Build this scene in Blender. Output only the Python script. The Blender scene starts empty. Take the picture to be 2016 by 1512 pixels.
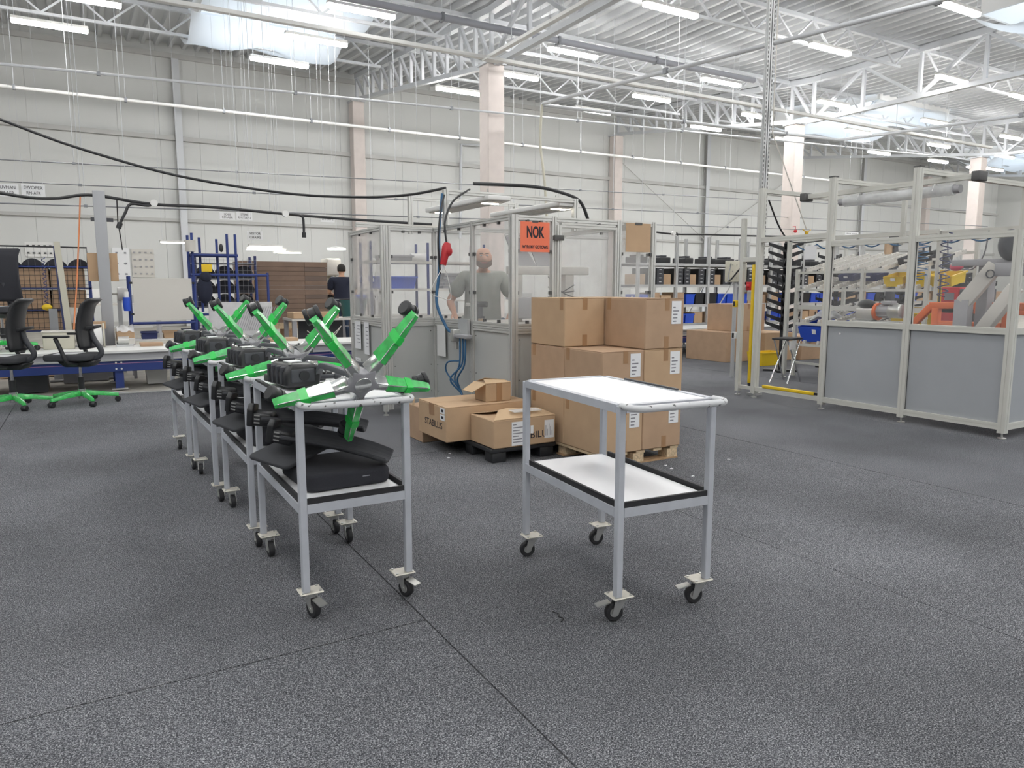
import bpy, bmesh, math, random
from mathutils import Vector, Matrix, Euler
random.seed(7)
SC = bpy.context.scene
COL = SC.collection
# ------------------------------------------------------------------ camera, sky, exposure
F, CX, CY, EYE = 1430.0, 1008.0, 756.0, 1.30
PITCH, YAW = math.atan(191 / F), math.radians(30.15)
cam = bpy.data.cameras.new('camera'); camo = bpy.data.objects.new('camera', cam); COL.objects.link(camo)
cam.sensor_width = 36.0; cam.lens = F / 2016 * 36; cam.clip_end = 200; cam.clip_start = 0.05
camo.location = (0, 0, EYE); camo.rotation_euler = (math.pi / 2 - PITCH, 0, -YAW)
SC.camera = camo
w = bpy.data.worlds.new('sky'); SC.world = w; w.use_nodes = True
w.node_tree.nodes['Background'].inputs[0].default_value = (0.80, 0.90, 1.0, 1)
w.node_tree.nodes['Background'].inputs[1].default_value = 1.7
SC.view_settings.view_transform = 'Standard'; SC.view_settings.look = 'None'
SC.view_settings.exposure = 0.55; SC.view_settings.gamma = 1.0; SC.view_settings.use_curve_mapping = False
LAMP_STRENGTH = 64.0
SC.cycles.max_bounces = 8; SC.cycles.diffuse_bounces = 4; SC.cycles.transparent_max_bounces = 24
SC.cycles.sample_clamp_indirect = 6.0
# ------------------------------------------------------------------ pixel to place (2016 x 1512 frame)
FWD = Vector((math.sin(YAW) * math.cos(PITCH), math.cos(YAW) * math.cos(PITCH), -math.sin(PITCH)))
RGT = Vector((math.cos(YAW), -math.sin(YAW), 0)); UPV = RGT.cross(FWD)
EYEP = Vector((0, 0, EYE))
def P(u, v, x=None, y=None, z=None):
    d = FWD + RGT * ((u - CX) / F) - UPV * ((v - CY) / F)
    if x is not None: t = x / d.x
    elif y is not None: t = y / d.y
    else: t = ((z or 0.0) - EYE) / d.z
    return EYEP + d * t
# ------------------------------------------------------------------ materials
MATS = {}
def mat(name, col, rough=.5, metal=0., noise=0., nscale=20., bump=0., bscale=200., emit=0., spec=.5, coat=0.):
    m = bpy.data.materials.new(name); m.use_nodes = True; nt = m.node_tree
    b = nt.nodes['Principled BSDF']
    b.inputs['Base Color'].default_value = (*col, 1); b.inputs['Roughness'].default_value = rough
    b.inputs['Metallic'].default_value = metal; b.inputs['Specular IOR Level'].default_value = spec
    b.inputs['Coat Weight'].default_value = coat
    if emit:
        b.inputs['Emission Color'].default_value = (*col, 1); b.inputs['Emission Strength'].default_value = emit
    if noise or bump:
        tc = nt.nodes.new('ShaderNodeTexCoord')
    if noise:
        n = nt.nodes.new('ShaderNodeTexNoise'); n.inputs['Scale'].default_value = nscale; n.inputs['Detail'].default_value = 4
        nt.links.new(tc.outputs['Object'], n.inputs['Vector'])
        r = nt.nodes.new('ShaderNodeMapRange'); r.inputs[1].default_value = .3; r.inputs[2].default_value = .7
        r.inputs[3].default_value = 1 - noise; r.inputs[4].default_value = 1 + noise
        nt.links.new(n.outputs['Fac'], r.inputs[0])
        mx = nt.nodes.new('ShaderNodeVectorMath'); mx.operation = 'SCALE'; mx.inputs[0].default_value = col
        nt.links.new(r.outputs[0], mx.inputs['Scale']); nt.links.new(mx.outputs[0], b.inputs['Base Color'])
    if bump:
        n2 = nt.nodes.new('ShaderNodeTexNoise'); n2.inputs['Scale'].default_value = bscale
        nt.links.new(tc.outputs['Object'], n2.inputs['Vector'])
        bp = nt.nodes.new('ShaderNodeBump'); bp.inputs['Strength'].default_value = bump; bp.inputs['Distance'].default_value = .01
        nt.links.new(n2.outputs['Fac'], bp.inputs['Height']); nt.links.new(bp.outputs[0], b.inputs['Normal'])
    MATS[name] = m; return m
def carpet_mat():
    m = bpy.data.materials.new('carpet'); m.use_nodes = True; nt = m.node_tree; b = nt.nodes['Principled BSDF']
    b.inputs['Roughness'].default_value = .95; b.inputs['Specular IOR Level'].default_value = .15
    tc = nt.nodes.new('ShaderNodeNewGeometry')
    n = nt.nodes.new('ShaderNodeTexNoise'); n.inputs['Scale'].default_value = 215; n.inputs['Detail'].default_value = 4; n.inputs['Roughness'].default_value = .8
    nt.links.new(tc.outputs['Position'], n.inputs['Vector'])
    cr = nt.nodes.new('ShaderNodeValToRGB'); nt.links.new(n.outputs['Fac'], cr.inputs[0])
    e = cr.color_ramp.elements; e[0].position = .38; e[0].color = (.018, .019, .022, 1); e[1].position = .66; e[1].color = (.50, .505, .52, 1)
    q = cr.color_ramp.elements.new(.52); q.color = (.108, .112, .125, 1)
    big = nt.nodes.new('ShaderNodeTexNoise'); big.inputs['Scale'].default_value = .7; big.inputs['Detail'].default_value = 5
    nt.links.new(tc.outputs['Position'], big.inputs['Vector'])
    r = nt.nodes.new('ShaderNodeMapRange'); r.inputs[1].default_value = .35; r.inputs[2].default_value = .68; r.inputs[3].default_value = .86; r.inputs[4].default_value = 1.4
    nt.links.new(big.outputs['Fac'], r.inputs[0])
    mx = nt.nodes.new('ShaderNodeVectorMath'); mx.operation = 'SCALE'
    nt.links.new(cr.outputs[0], mx.inputs[0]); nt.links.new(r.outputs[0], mx.inputs['Scale']); nt.links.new(mx.outputs[0], b.inputs['Base Color'])
    bp = nt.nodes.new('ShaderNodeBump'); bp.inputs['Strength'].default_value = .5; bp.inputs['Distance'].default_value = .004
    nt.links.new(n.outputs['Fac'], bp.inputs['Height']); nt.links.new(bp.outputs[0], b.inputs['Normal'])
    MATS['carpet'] = m
def clear_mat(name, col, fac, rough=.1):
    m = bpy.data.materials.new(name); m.use_nodes = True; nt = m.node_tree; b = nt.nodes['Principled BSDF']
    b.inputs['Base Color'].default_value = (*col, 1); b.inputs['Roughness'].default_value = rough
    t = nt.nodes.new('ShaderNodeBsdfTransparent'); mx = nt.nodes.new('ShaderNodeMixShader')
    tc = nt.nodes.new('ShaderNodeTexCoord'); n = nt.nodes.new('ShaderNodeTexNoise'); n.inputs['Scale'].default_value = 3.0; n.inputs['Detail'].default_value = 5
    nt.links.new(tc.outputs['Object'], n.inputs['Vector'])
    r = nt.nodes.new('ShaderNodeMapRange'); r.inputs[1].default_value = .3; r.inputs[2].default_value = .7; r.inputs[3].default_value = fac * .6; r.inputs[4].default_value = fac * 1.4
    nt.links.new(n.outputs['Fac'], r.inputs[0]); nt.links.new(r.outputs[0], mx.inputs[0])
    nt.links.new(t.outputs[0], mx.inputs[1]); nt.links.new(b.outputs[0], mx.inputs[2])
    nt.links.new(mx.outputs[0], nt.nodes['Material Output'].inputs['Surface']); MATS[name] = m
def cloth_mat():
    m = bpy.data.materials.new('skycloth'); m.use_nodes = True; nt = m.node_tree; b = nt.nodes['Principled BSDF']
    b.inputs['Base Color'].default_value = (.86, .88, .90, 1); b.inputs['Roughness'].default_value = .9
    t = nt.nodes.new('ShaderNodeBsdfTranslucent'); t.inputs[0].default_value = (.80, .84, .88, 1)
    mx = nt.nodes.new('ShaderNodeMixShader'); mx.inputs[0].default_value = .55
    nt.links.new(b.outputs[0], mx.inputs[1]); nt.links.new(t.outputs[0], mx.inputs[2])
    nt.links.new(mx.outputs[0], nt.nodes['Material Output'].inputs['Surface']); MATS['skycloth'] = m
def scuff_mat():
    m = mat('chipped', (.66, .67, .69), .4); nt = m.node_tree; b = nt.nodes['Principled BSDF']
    g = nt.nodes.new('ShaderNodeNewGeometry'); n = nt.nodes.new('ShaderNodeTexNoise'); n.inputs['Scale'].default_value = 38; n.inputs['Detail'].default_value = 5
    nt.links.new(g.outputs['Position'], n.inputs['Vector']); cr = nt.nodes.new('ShaderNodeValToRGB'); nt.links.new(n.outputs['Fac'], cr.inputs[0])
    e = cr.color_ramp.elements; e[0].position = .62; e[0].color = (.64, .65, .67, 1); e[1].position = .66; e[1].color = (.10, .10, .10, 1); nt.links.new(cr.outputs[0], b.inputs['Base Color'])
carpet_mat(); cloth_mat(); scuff_mat()
clear_mat('plexi', (.70, .70, .70), .17); clear_mat('plexi_clean', (.75, .78, .8), .06); clear_mat('wrap', (.85, .87, .88), .55, .25)
clear_mat('film', (.05, .50, .10), .93, .12)
mat('concrete', (.42, .40, .36), .8, noise=.15, nscale=3)
mat('wallpanel', (.655, .665, .655), .55, noise=.02, nscale=.6)
mat('roofdeck', (.57, .585, .605), .5)
mat('steelwhite', (.62, .64, .67), .45)
mat('girt', (.50, .50, .49), .5)
mat('pinkcol', (.72, .65, .62), .7, noise=.04, nscale=4)
mat('galv', (.58, .59, .595), .42, .5)
mat('galvdark', (.22, .23, .25), .45, .4)
mat('pipegrey', (.33, .34, .38), .5)
mat('lampbody', (.75, .75, .73), .5)
mat('lamplight', (1.0, .985, .955), .5, emit=LAMP_STRENGTH)
mat('lamplight_small', (1.0, .93, .80), .5, emit=14)
mat('alu', (.66, .66, .64), .38, .45)
mat('aludark', (.09, .09, .09), .6)
mat('creamframe', (.59, .59, .55), .42)
clear_mat('plexi_mid', (.70, .70, .70), .07); clear_mat('plexi_dirty', (.62, .60, .58), .42, .3)
mat('panelgrey', (.47, .48, .47), .5, noise=.03, nscale=2)
mat('panelblue', (.37, .39, .415), .5, noise=.04, nscale=2.5)
mat('cartpaint', (.50, .52, .57), .42, noise=.05, nscale=14)
mat('whiteboard', (.88, .88, .90), .35)
mat('blackrub', (.020, .020, .023), .6)
mat('blackplastic', (.022, .023, .026), .42)
mat('darkplastic', (.055, .058, .068), .5)
mat('fabric', (.035, .036, .045), .95, bump=.5, bscale=900, noise=.12, nscale=300)
mat('armgrey', (.085, .09, .10), .45)
mat('fabricgrey', (.055, .057, .064), .9, bump=.3, bscale=700)
mat('chrome', (.72, .72, .72), .16, 1.0)
mat('zinc', (.62, .62, .60), .3, .8)
mat('plate', (.66, .63, .56), .5, .15, noise=.08, nscale=30)
mat('polished', (.70, .71, .70), .18, .9)
mat('green', (.06, .52, .12), .2, coat=.6, noise=.25, nscale=30)
mat('greendeep', (.03, .60, .09), .25)
mat('card', (.50, .345, .215), .8, noise=.05, nscale=6)
mat('card2', (.45, .305, .20), .8, noise=.06, nscale=7)
mat('carddark', (.205, .14, .105), .85, noise=.10, nscale=3)
mat('cardedge', (.56, .40, .25), .85)
mat('tape', (.36, .21, .11), .3)
mat('paper', (.82, .83, .85), .6)
mat('ink', (.02, .02, .03), .7)
mat('inkgrey', (.22, .22, .25), .7)
mat('wood', (.55, .42, .27), .8, noise=.2, nscale=25)
mat('woodlam', (.42, .27, .15), .8, noise=.2, nscale=25)
mat('chipwood', (.60, .46, .30), .85, noise=.3, nscale=60)
mat('blue', (.022, .045, .20), .45)
mat('bluebin', (.02, .08, .55), .4)
mat('bluehose', (.035, .13, .27), .4)
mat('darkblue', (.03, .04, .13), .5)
mat('yellow', (.80, .55, .02), .45)
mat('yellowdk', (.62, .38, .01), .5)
mat('orange', (.72, .15, .04), .45)
mat('orangepaper', (.82, .19, .10), .6)
mat('orangehose', (.72, .25, .10), .5)
mat('red', (.50, .02, .03), .45)
mat('skin', (.58, .32, .22), .5)
mat('skinlight', (.66, .38, .25), .45)
mat('beard', (.15, .095, .07), .9)
mat('shirt', (.33, .345, .315), .9, noise=.06, nscale=9)
mat('navy', (.020, .024, .045), .9)
mat('jeans', (.05, .08, .15), .9)
mat('hair', (.02, .018, .016), .8)
mat('beige', (.55, .53, .44), .55)
mat('postgrey', (.36, .37, .39), .5)
mat('machinegrey', (.34, .34, .36), .5)
mat('white', (.78, .78, .77), .5)
mat('offwhite', (.62, .60, .56), .55)
mat('pinkline', (.62, .28, .42), .5)
mat('darkplasticbrown', (.15, .11, .09), .8)
mat('wrapsolid', (.62, .62, .63), .35, noise=.1, nscale=8)
mat('tealbag', (.03, .10, .10), .25)
mat('magenta', (.60, .06, .12), .4)
# ------------------------------------------------------------------ mesh collecting
class MB:
    def __init__(s): s.v = []; s.f = []; s.sm = []
    def add(s, vs, fs, sm=False):
        o = len(s.v); s.v += [tuple(v) for v in vs]; s.f += [[i + o for i in f] for f in fs]; s.sm += [sm] * len(fs); return s
    def bx(s, x0, x1, y0, y1, z0, z1, M=None):
        vs = [Vector(q) for q in ((x0, y0, z0), (x1, y0, z0), (x1, y1, z0), (x0, y1, z0), (x0, y0, z1), (x1, y0, z1), (x1, y1, z1), (x0, y1, z1))]
        if M is not None: vs = [M @ q for q in vs]
        return s.add(vs, [(3, 2, 1, 0), (4, 5, 6, 7), (0, 1, 5, 4), (1, 2, 6, 5), (2, 3, 7, 6), (3, 0, 4, 7)])
    def bar(s, a, b, w, h=None, up=(0, 0, 1)):
        a = Vector(a); b = Vector(b); h = h or w; d = (b - a).normalized(); u = Vector(up)
        if abs(d.dot(u)) > .98: u = Vector((0, 1, 0)) if abs(d.y) < .9 else Vector((1, 0, 0))
        sd = d.cross(u).normalized() * (w / 2); uu = sd.cross(d).normalized() * (h / 2)
        vs = [p + i * sd + j * uu for p in (a, b) for i, j in ((-1, -1), (1, -1), (1, 1), (-1, 1))]
        return s.add(vs, [(0, 1, 2, 3), (7, 6, 5, 4), (0, 4, 5, 1), (1, 5, 6, 2), (2, 6, 7, 3), (3, 7, 4, 0)])
    def tube(s, pts, r, n=8, caps=True, radii=None):
        pts = [Vector(p) for p in pts]; k = len(pts); rings = []; ref = None
        for i, p in enumerate(pts):
            d = (pts[min(i + 1, k - 1)] - pts[max(i - 1, 0)]).normalized()
            if ref is None: ref = d.orthogonal().normalized()
            ref = (ref - d * ref.dot(d))
            ref = ref.normalized() if ref.length > 1e-6 else d.orthogonal().normalized()
            b = d.cross(ref); rr = radii[i] if radii else r
            rings.append([p + (ref * math.cos(2 * math.pi * j / n) + b * math.sin(2 * math.pi * j / n)) * rr for j in range(n)])
        vs = [q for R in rings for q in R]; fs = []
        for i in range(k - 1):
            for j in range(n): fs.append((i * n + j, i * n + (j + 1) % n, (i + 1) * n + (j + 1) % n, (i + 1) * n + j))
        s.add(vs, fs, True)
        if caps:
            s.add(rings[0], [tuple(range(n))[::-1]]); s.add(rings[-1], [tuple(range(n))])
        return s
    def cyl(s, a, b, r, n=14, r2=None): return s.tube([a, b], r, n, True, [r, r if r2 is None else r2])
    def prism(s, poly, vec):
        poly = [Vector(p) for p in poly]; v = Vector(vec); n = len(poly)
        fs = [tuple(range(n))[::-1], tuple(range(n, 2 * n))] + [(i, (i + 1) % n, n + (i + 1) % n, n + i) for i in range(n)]
        return s.add(poly + [p + v for p in poly], fs)
    def ball(s, c, r, sc=(1, 1, 1), n=12, m=8, M=None):
        c = Vector(c); vs = []; fs = []
        for i in range(m + 1):
            th = math.pi * i / m
            for j in range(n):
                ph = 2 * math.pi * j / n; q = Vector((r * sc[0] * math.sin(th) * math.cos(ph), r * sc[1] * math.sin(th) * math.sin(ph), r * sc[2] * math.cos(th)))
                vs.append(c + (M @ q if M is not None else q))
        for i in range(m):
            for j in range(n): fs.append((i * n + j, (i + 1) * n + j, (i + 1) * n + (j + 1) % n, i * n + (j + 1) % n))
        return s.add(vs, fs, True)
    def grid(s, fn, nu, nv, sm=True):
        vs = [fn(i / nu, j / nv) for i in range(nu + 1) for j in range(nv + 1)]
        return s.add(vs, [(i * (nv + 1) + j, (i + 1) * (nv + 1) + j, (i + 1) * (nv + 1) + j + 1, i * (nv + 1) + j + 1) for i in range(nu) for j in range(nv)], sm)
    def data(s, name, m, bevel=0, segs=2, smooth=None, thick=0, M=None):
        me = bpy.data.meshes.new(name); vs = s.v if M is None else [M @ Vector(q) for q in s.v]
        me.from_pydata(vs, [], s.f); me.polygons.foreach_set('use_smooth', [smooth if smooth is not None else q for q in s.sm])
        if bevel or thick:
            bm = bmesh.new(); bm.from_mesh(me); bmesh.ops.remove_doubles(bm, verts=bm.verts, dist=1e-5)
            if thick: bmesh.ops.solidify(bm, geom=bm.faces[:], thickness=thick)
            if bevel:
                es = [e for e in bm.edges if len(e.link_faces) == 2 and e.calc_face_angle(0) > .5]
                bmesh.ops.bevel(bm, geom=es, offset=bevel, segments=segs, affect='EDGES', profile=.5, clamp_overlap=True)
                for f in bm.faces: f.smooth = segs > 1
            bmesh.ops.recalc_face_normals(bm, faces=bm.faces[:]); bm.to_mesh(me); bm.free()
        me.materials.append(MATS[m]); me.update(); return me
    def build(s, name, m, parent=None, **k):
        return put(name, s.data(name, m, **k), parent)
def put(name, me, parent=None, loc=(0, 0, 0), rot=(0, 0, 0), scale=None):
    o = bpy.data.objects.new(name, me); COL.objects.link(o); o.parent = parent; o.location = loc; o.rotation_euler = rot
    if scale: o.scale = scale
    return o
def tag(o, label=None, cat=None, group=None, kind=None):
    if label: o['label'] = label
    if cat: o['category'] = cat
    if group: o['group'] = group
    if kind: o['kind'] = kind
    return o
def thing(name, label, cat, loc=(0, 0, 0), rz=0., group=None, kind=None):
    o = bpy.data.objects.new(name, None); COL.objects.link(o); o.location = loc; o.rotation_euler = (0, 0, rz); o.empty_display_size = .05
    return tag(o, label, cat, group, kind)
def clone(o, parent=None):
    c = o.copy(); COL.objects.link(c)
    if parent is not None: c.parent = parent
    for ch in list(o.children): clone(ch, c)
    return c
def one(mb, name, m, label, cat, loc=None, group=None, kind=None, rz=0., **k):
    """a thing that is one mesh; vertices are relative to loc"""
    o = mb.build(name, m, None, **k)
    if loc is not None: o.location = loc
    o.rotation_euler.z = rz
    return tag(o, label, cat, group, kind)
UNIT = {}
def unit(m):
    if m not in UNIT: UNIT[m] = MB().bx(-.5, .5, -.5, .5, -.5, .5).data('bar', m)
    return UNIT[m]
def barobj(name, a, b, w_, h_, m, parent=None):
    """one straight bar as an object of its own (shared mesh)"""
    a = Vector(a); b = Vector(b); d = b - a; L = d.length; d.normalize(); u = Vector((0, 0, 1))
    if abs(d.z) > .98: u = Vector((0, 1, 0))
    sd = d.cross(u).normalized(); uu = sd.cross(d)
    o = put(name, unit(m), parent)
    M = Matrix((sd * w_, d * L, uu * h_)).transposed().to_4x4(); M.translation = (a + b) / 2
    o.matrix_basis = M; return o
def boxobj(name, x0, x1, y0, y1, z0, z1, m, parent=None):
    o = put(name, unit(m), parent, ((x0 + x1) / 2, (y0 + y1) / 2, (z0 + z1) / 2)); o.scale = (x1 - x0, y1 - y0, z1 - z0); return o
def text(s, size, m, name='lettering', parent=None, loc=(0, 0, 0), rot=(0, 0, 0), width=None, ext=.0006, bold=0.):
    c = bpy.data.curves.new(name, 'FONT'); c.body = s; c.size = size; c.align_x = 'CENTER'; c.align_y = 'CENTER'; c.extrude = ext; c.offset = bold
    o = bpy.data.objects.new(name, c); COL.objects.link(o); dg = bpy.context.evaluated_depsgraph_get(); dg.update()
    me = bpy.data.meshes.new_from_object(o.evaluated_get(dg)); bpy.data.objects.remove(o)
    me.materials.clear(); me.materials.append(MATS[m])
    q = put(name, me, parent, loc, rot)
    if width:
        xs = [v.co.x for v in me.vertices]; k = width / (max(xs) - min(xs)); q.scale = (k, 1, 1)
    return q
def arc(c, r, a0, a1, n, ex, ey):
    c = Vector(c); ex = Vector(ex); ey = Vector(ey)
    return [c + ex * (r * math.cos(a0 + (a1 - a0) * i / n)) + ey * (r * math.sin(a0 + (a1 - a0) * i / n)) for i in range(n + 1)]
def sag(a, b, s, n=14):
    a = Vector(a); b = Vector(b)
    return [a.lerp(b, i / n) - Vector((0, 0, s * 4 * (i / n) * (1 - i / n))) for i in range(n + 1)]
def spline(pts, n=6):
    pts = [Vector(p) for p in pts]; out = []
    for i in range(len(pts) - 1):
        p0 = pts[max(i - 1, 0)]; p1 = pts[i]; p2 = pts[i + 1]; p3 = pts[min(i + 2, len(pts) - 1)]
        for j in range(n):
            t = j / n; out.append(.5 * ((2 * p1) + (p2 - p0) * t + (2 * p0 - 5 * p1 + 4 * p2 - p3) * t * t + (3 * p1 - p0 - 3 * p2 + p3) * t ** 3))
    return out + [pts[-1]]
# ------------------------------------------------------------------ the hall
X0H, X1H, Y0H, Y1H = -12.0, 53.5, -12.0, 27.0
COLX = (-3.0, 8.95, 20.9, 32.8, 44.8); COLY = 16.4
def roofz(y): return 8.08 if y < COLY else 8.08 + (y - COLY) * .085
floor = MB().bx(X0H, X1H, Y0H, Y1H, -.30, -.012).build('floor', 'concrete'); tag(floor, 'dark grey speckled carpet sheets laid over pale concrete hall floor', 'floor', None, 'structure')
seams = [1.07 + 1.845 * k for k in range(-7, 9)]
cuts = {-1: (2.52, 7.7), 0: (-1.6, 5.2), 1: (-3.0,), 2: (-6.0, 6.2), -2: (3.6, 7.7)}
for k in range(len(seams) - 1):
    i = k - 7; ys = [-11.9] + list(cuts.get(i, ())) + [10.05]
    for a, b in zip(ys[:-1], ys[1:]):
        boxobj('carpet_sheet', seams[k] + .003, seams[k + 1] - .003, a + .003, b - .003, -.012, random.uniform(-.0012, 0), 'carpet', floor)
boxobj('edge_strip', seams[0], 4.4, 10.05, 10.13, -.012, .004, 'alu', floor)
for k in range(4):
    boxobj('carpet_sheet', 4.8 + 2.4 * k, 7.194 + 2.4 * k, 10.06, 12.4, -.012, -.0004, 'carpet', floor)
wb = MB().bx(X0H, X1H, Y1H + .03, Y1H + .25, -.3, 9.2).build('wall_back', 'girt'); tag(wb, 'tall off-white panelled hall wall behind the workstations', 'wall', None, 'structure')
pan = MB().bx(.0025, 1.1975, -.03, .03, 0, 1).data('wall_panel', 'wallpanel', bevel=.002, segs=1)
k = 0; x = X0H
while x < X1H - .1:
    put('wall_panel', pan, wb, (x, Y1H, 0), scale=(1, 1, 6.12)); put('wall_panel', pan, wb, (x, Y1H, 6.15), scale=(1, 1, 3.0)); x += 1.2
for n, (z, d, h) in enumerate(((6.13, .16, .14), (3.5, .12, .10), (8.72, .10, .16))):
    tag(MB().bx(X0H, X1H, Y1H - .03 - d, Y1H - .03, z - h / 2, z + h / 2).build('trim_%d' % (n + 1), 'girt'), ('grey steel girt rail at mid height of the panelled wall', 'thin lower steel rail along the panelled wall', 'steel edge rail where the panelled wall meets the roof')[n], 'rail', None, 'structure')
tag(MB().bx(X0H, X1H, Y1H - .06, Y1H - .03, 0, .18).build('baseboard_back', 'girt'), 'grey skirting along the foot of the panelled wall', 'baseboard', None, 'structure')
wr = MB().bx(X1H, X1H + .2, Y0H, Y1H, -.3, 9.2).build('wall_right', 'wallpanel'); tag(wr, 'plain pale end wall of the hall', 'wall', None, 'structure')
wl = MB().bx(X0H - .2, X0H, Y0H, Y1H, -.3, 9.2).build('wall_left', 'wallpanel'); tag(wl, 'pale side wall of the hall behind the chairs', 'wall', None, 'structure')
wf = MB().bx(X0H, X1H, Y0H - .2, Y0H, -.3, 9.2).build('wall_front', 'wallpanel'); tag(wf, 'pale front wall of the hall opposite the panelled wall', 'wall', None, 'structure')
# roof deck with trapezoid ribs and rooflight openings
HOLES = [(2.9, 6.2, 17.6, 22.3), (25.0, 29.4, 16.9, 21.4), (41.0, 45.4, 18.6, 22.6), (18.9, 22.9, 6.2, 10.2), (-6.0, -2.0, 3.0, 7.5), (6.0, 10.0, -6.0, -1.5)]  # last two openings are out of view, added to let in more light
deck = MB(); pitch = .40; prof = ((0, 0), (.10, 0), (.14, .13), (.36, .13), (.40, 0))
x = X0H
while x < X1H:
    ys = [Y0H, COLY, Y1H]
    holes = [h for h in HOLES if x + pitch > h[0] and x < h[1]]
    segs = []; cur = Y0H
    for h in sorted(holes, key=lambda q: q[2]):
        segs.append((cur, h[2])); cur = h[3]
    segs.append((cur, Y1H))
    for a, b in segs:
        yy = [a] + ([COLY] if a < COLY < b else []) + [b]
        vs = [(x + px, y, roofz(y) + pz) for y in yy for px, pz in prof]
        fs = [(i * 5 + j, i * 5 + j + 1, (i + 1) * 5 + j + 1, (i + 1) * 5 + j) for i in range(len(yy) - 1) for j in range(4)]
        deck.add(vs, fs)
    x += pitch
ceil_ = deck.build('ceiling', 'roofdeck'); tag(ceil_, 'ribbed white metal roof deck with rooflight openings', 'ceiling', None, 'structure')
for n, (a, b, c, d) in enumerate(HOLES):
    z = roofz((c + d) / 2)
    kerb = thing('window_%d' % (n + 1), ('rooflight with sagging white fabric screen near the panelled wall', 'long bright rooflight over the shelving with hanging fabric', 'rooflight beyond the last pink column', 'rooflight above the guarded machine with orange frame', 'unseen rooflight added to light the chair end of the hall', 'unseen rooflight added to light the carpeted aisle')[n], 'rooflight', ((a + b) / 2, (c + d) / 2, z), 0, None, 'structure')
    hx, hy = (b - a) / 2, (d - c) / 2
    for q in ((-hx, hx, -hy - .06, -hy), (-hx, hx, hy, hy + .06), (-hx - .06, -hx, -hy, hy), (hx, hx + .06, -hy, hy)):
        boxobj('kerb_frame', *q, -.35, .65, 'white', kerb)
    MB().bx(-hx, hx, -hy, hy, .55, .57).build('glazing', 'plexi_clean', kerb)
    if n < 5:
        for s, (y0, y1) in enumerate(((-hy - .2, -.15), (.1, hy + .2))):
            def fn(u, v, y0=y0, y1=y1, hx=hx, s=s):
                X = -hx - .25 + u * (2 * hx + .5); Y = y0 + v * (y1 - y0)
                return (X, Y, -.42 - .42 * math.sin(math.pi * v) * (.75 + .25 * math.sin(u * 7 + s)) - .05 * math.sin(u * 14 + v * 5))
            MB().grid(fn, 16, 10).build('fabric_screen', 'skycloth', kerb)
# pink concrete columns and slim wall posts
def column(name, x, y, s, h, label, m='pinkcol', cat='column', sy=None):
    t = thing(name, label, cat, (x, y, 0), 0, None, 'structure'); sy = sy or s
    MB().bx(-s / 2, s / 2, -sy / 2, sy / 2, 0, h).build('shaft', m, t, bevel=.02, segs=1)
    boxobj('head_plate', -s / 2 - .04, s / 2 + .04, -sy / 2 - .04, sy / 2 + .04, h, h + .04, 'steelwhite', t)
    return t
for n, x in enumerate(COLX):
    column('hall_column', x, (16.4, 16.4, 17.1, 17.4, 17.4)[n], .46, 6.66, ('pale pink column behind the chair end', 'tall pale pink column rising behind the glazed machine enclosure', 'pale pink column carrying a small red ball beside the perforated strut', 'pale pink column behind the orange machine frame', 'last pale pink column near the end wall')[n])
    column('wall_column', x, Y1H - .30, .44, 7.95, ('pink wall column at chair end', 'pink wall column between the wall signs and the brown board stack', 'pink wall column behind the shelving with diagonal wire', 'pink wall column behind the orange machine', 'pink wall column next to the end wall')[n])
for n, x in enumerate((2.95, 14.9, 26.6, 38.8)):
    t = thing('wall_post', ('slim grey wall post above the white board on blue frame', 'slim grey wall post hidden behind the glazed enclosure', 'slim grey wall post where the brace wires meet', 'slim grey wall post behind the yellow light curtains')[n], 'post', (x, Y1H - .16, 0), 0, None, 'structure')
    boxobj('web', -.02, .02, -.10, .10, 0, 8.6, 'girt', t); boxobj('flange', -.11, .11, -.12, -.10, 0, 8.6, 'steelwhite', t); boxobj('flange', -.11, .11, .08, .10, 0, 8.6, 'girt', t)
# main roof trusses across the hall
def truss(x, n):
    t = thing('roof_truss', ('white roof truss over the chair end', 'white roof truss from the wall to the column behind the glazed enclosure', 'white roof truss above the perforated strut', 'white roof truss over the far shelving', 'white roof truss next to the end wall')[n], 'truss', (x, COLY, 6.7), 0, None, 'structure')
    def L(y, z): return (0, y - COLY, z - 6.7)
    zb = lambda y: 6.62 if y <= COLY else 6.62 + (y - COLY) * .134
    zt = lambda y: roofz(y) - .12
    pts = [-11.9, COLY, 26.6]
    for a, b in zip(pts[:-1], pts[1:]):
        barobj('bottom_chord', L(a, zb(a) + .06), L(b, zb(b) + .06), .14, .12, 'steelwhite', t); barobj('top_chord', L(a, zt(a)), L(b, zt(b)), .18, .16, 'steelwhite', t)
    ys = [-11.9 + 28.3 * i / 16 for i in range(17)] + [COLY + 10.2 * i / 12 for i in range(1, 13)]
    for i, y in enumerate(ys[3:], 3):
        barobj('web_member', L(y, zb(y) + .1), L(y, zt(y) - .05), .09, .09, 'steelwhite', t)
        if i + 1 < len(ys):
            y2 = ys[i + 1]; s = (i % 2 == 0) if y2 <= COLY else True
            barobj('web_member', L(y, (zb(y) + .1) if s else zt(y) - .05), L(y2, zt(y2) - .05 if s else zb(y2) + .1), .08, .08, 'steelwhite', t)
for n, x in enumerate(COLX): truss(x, n)
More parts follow.
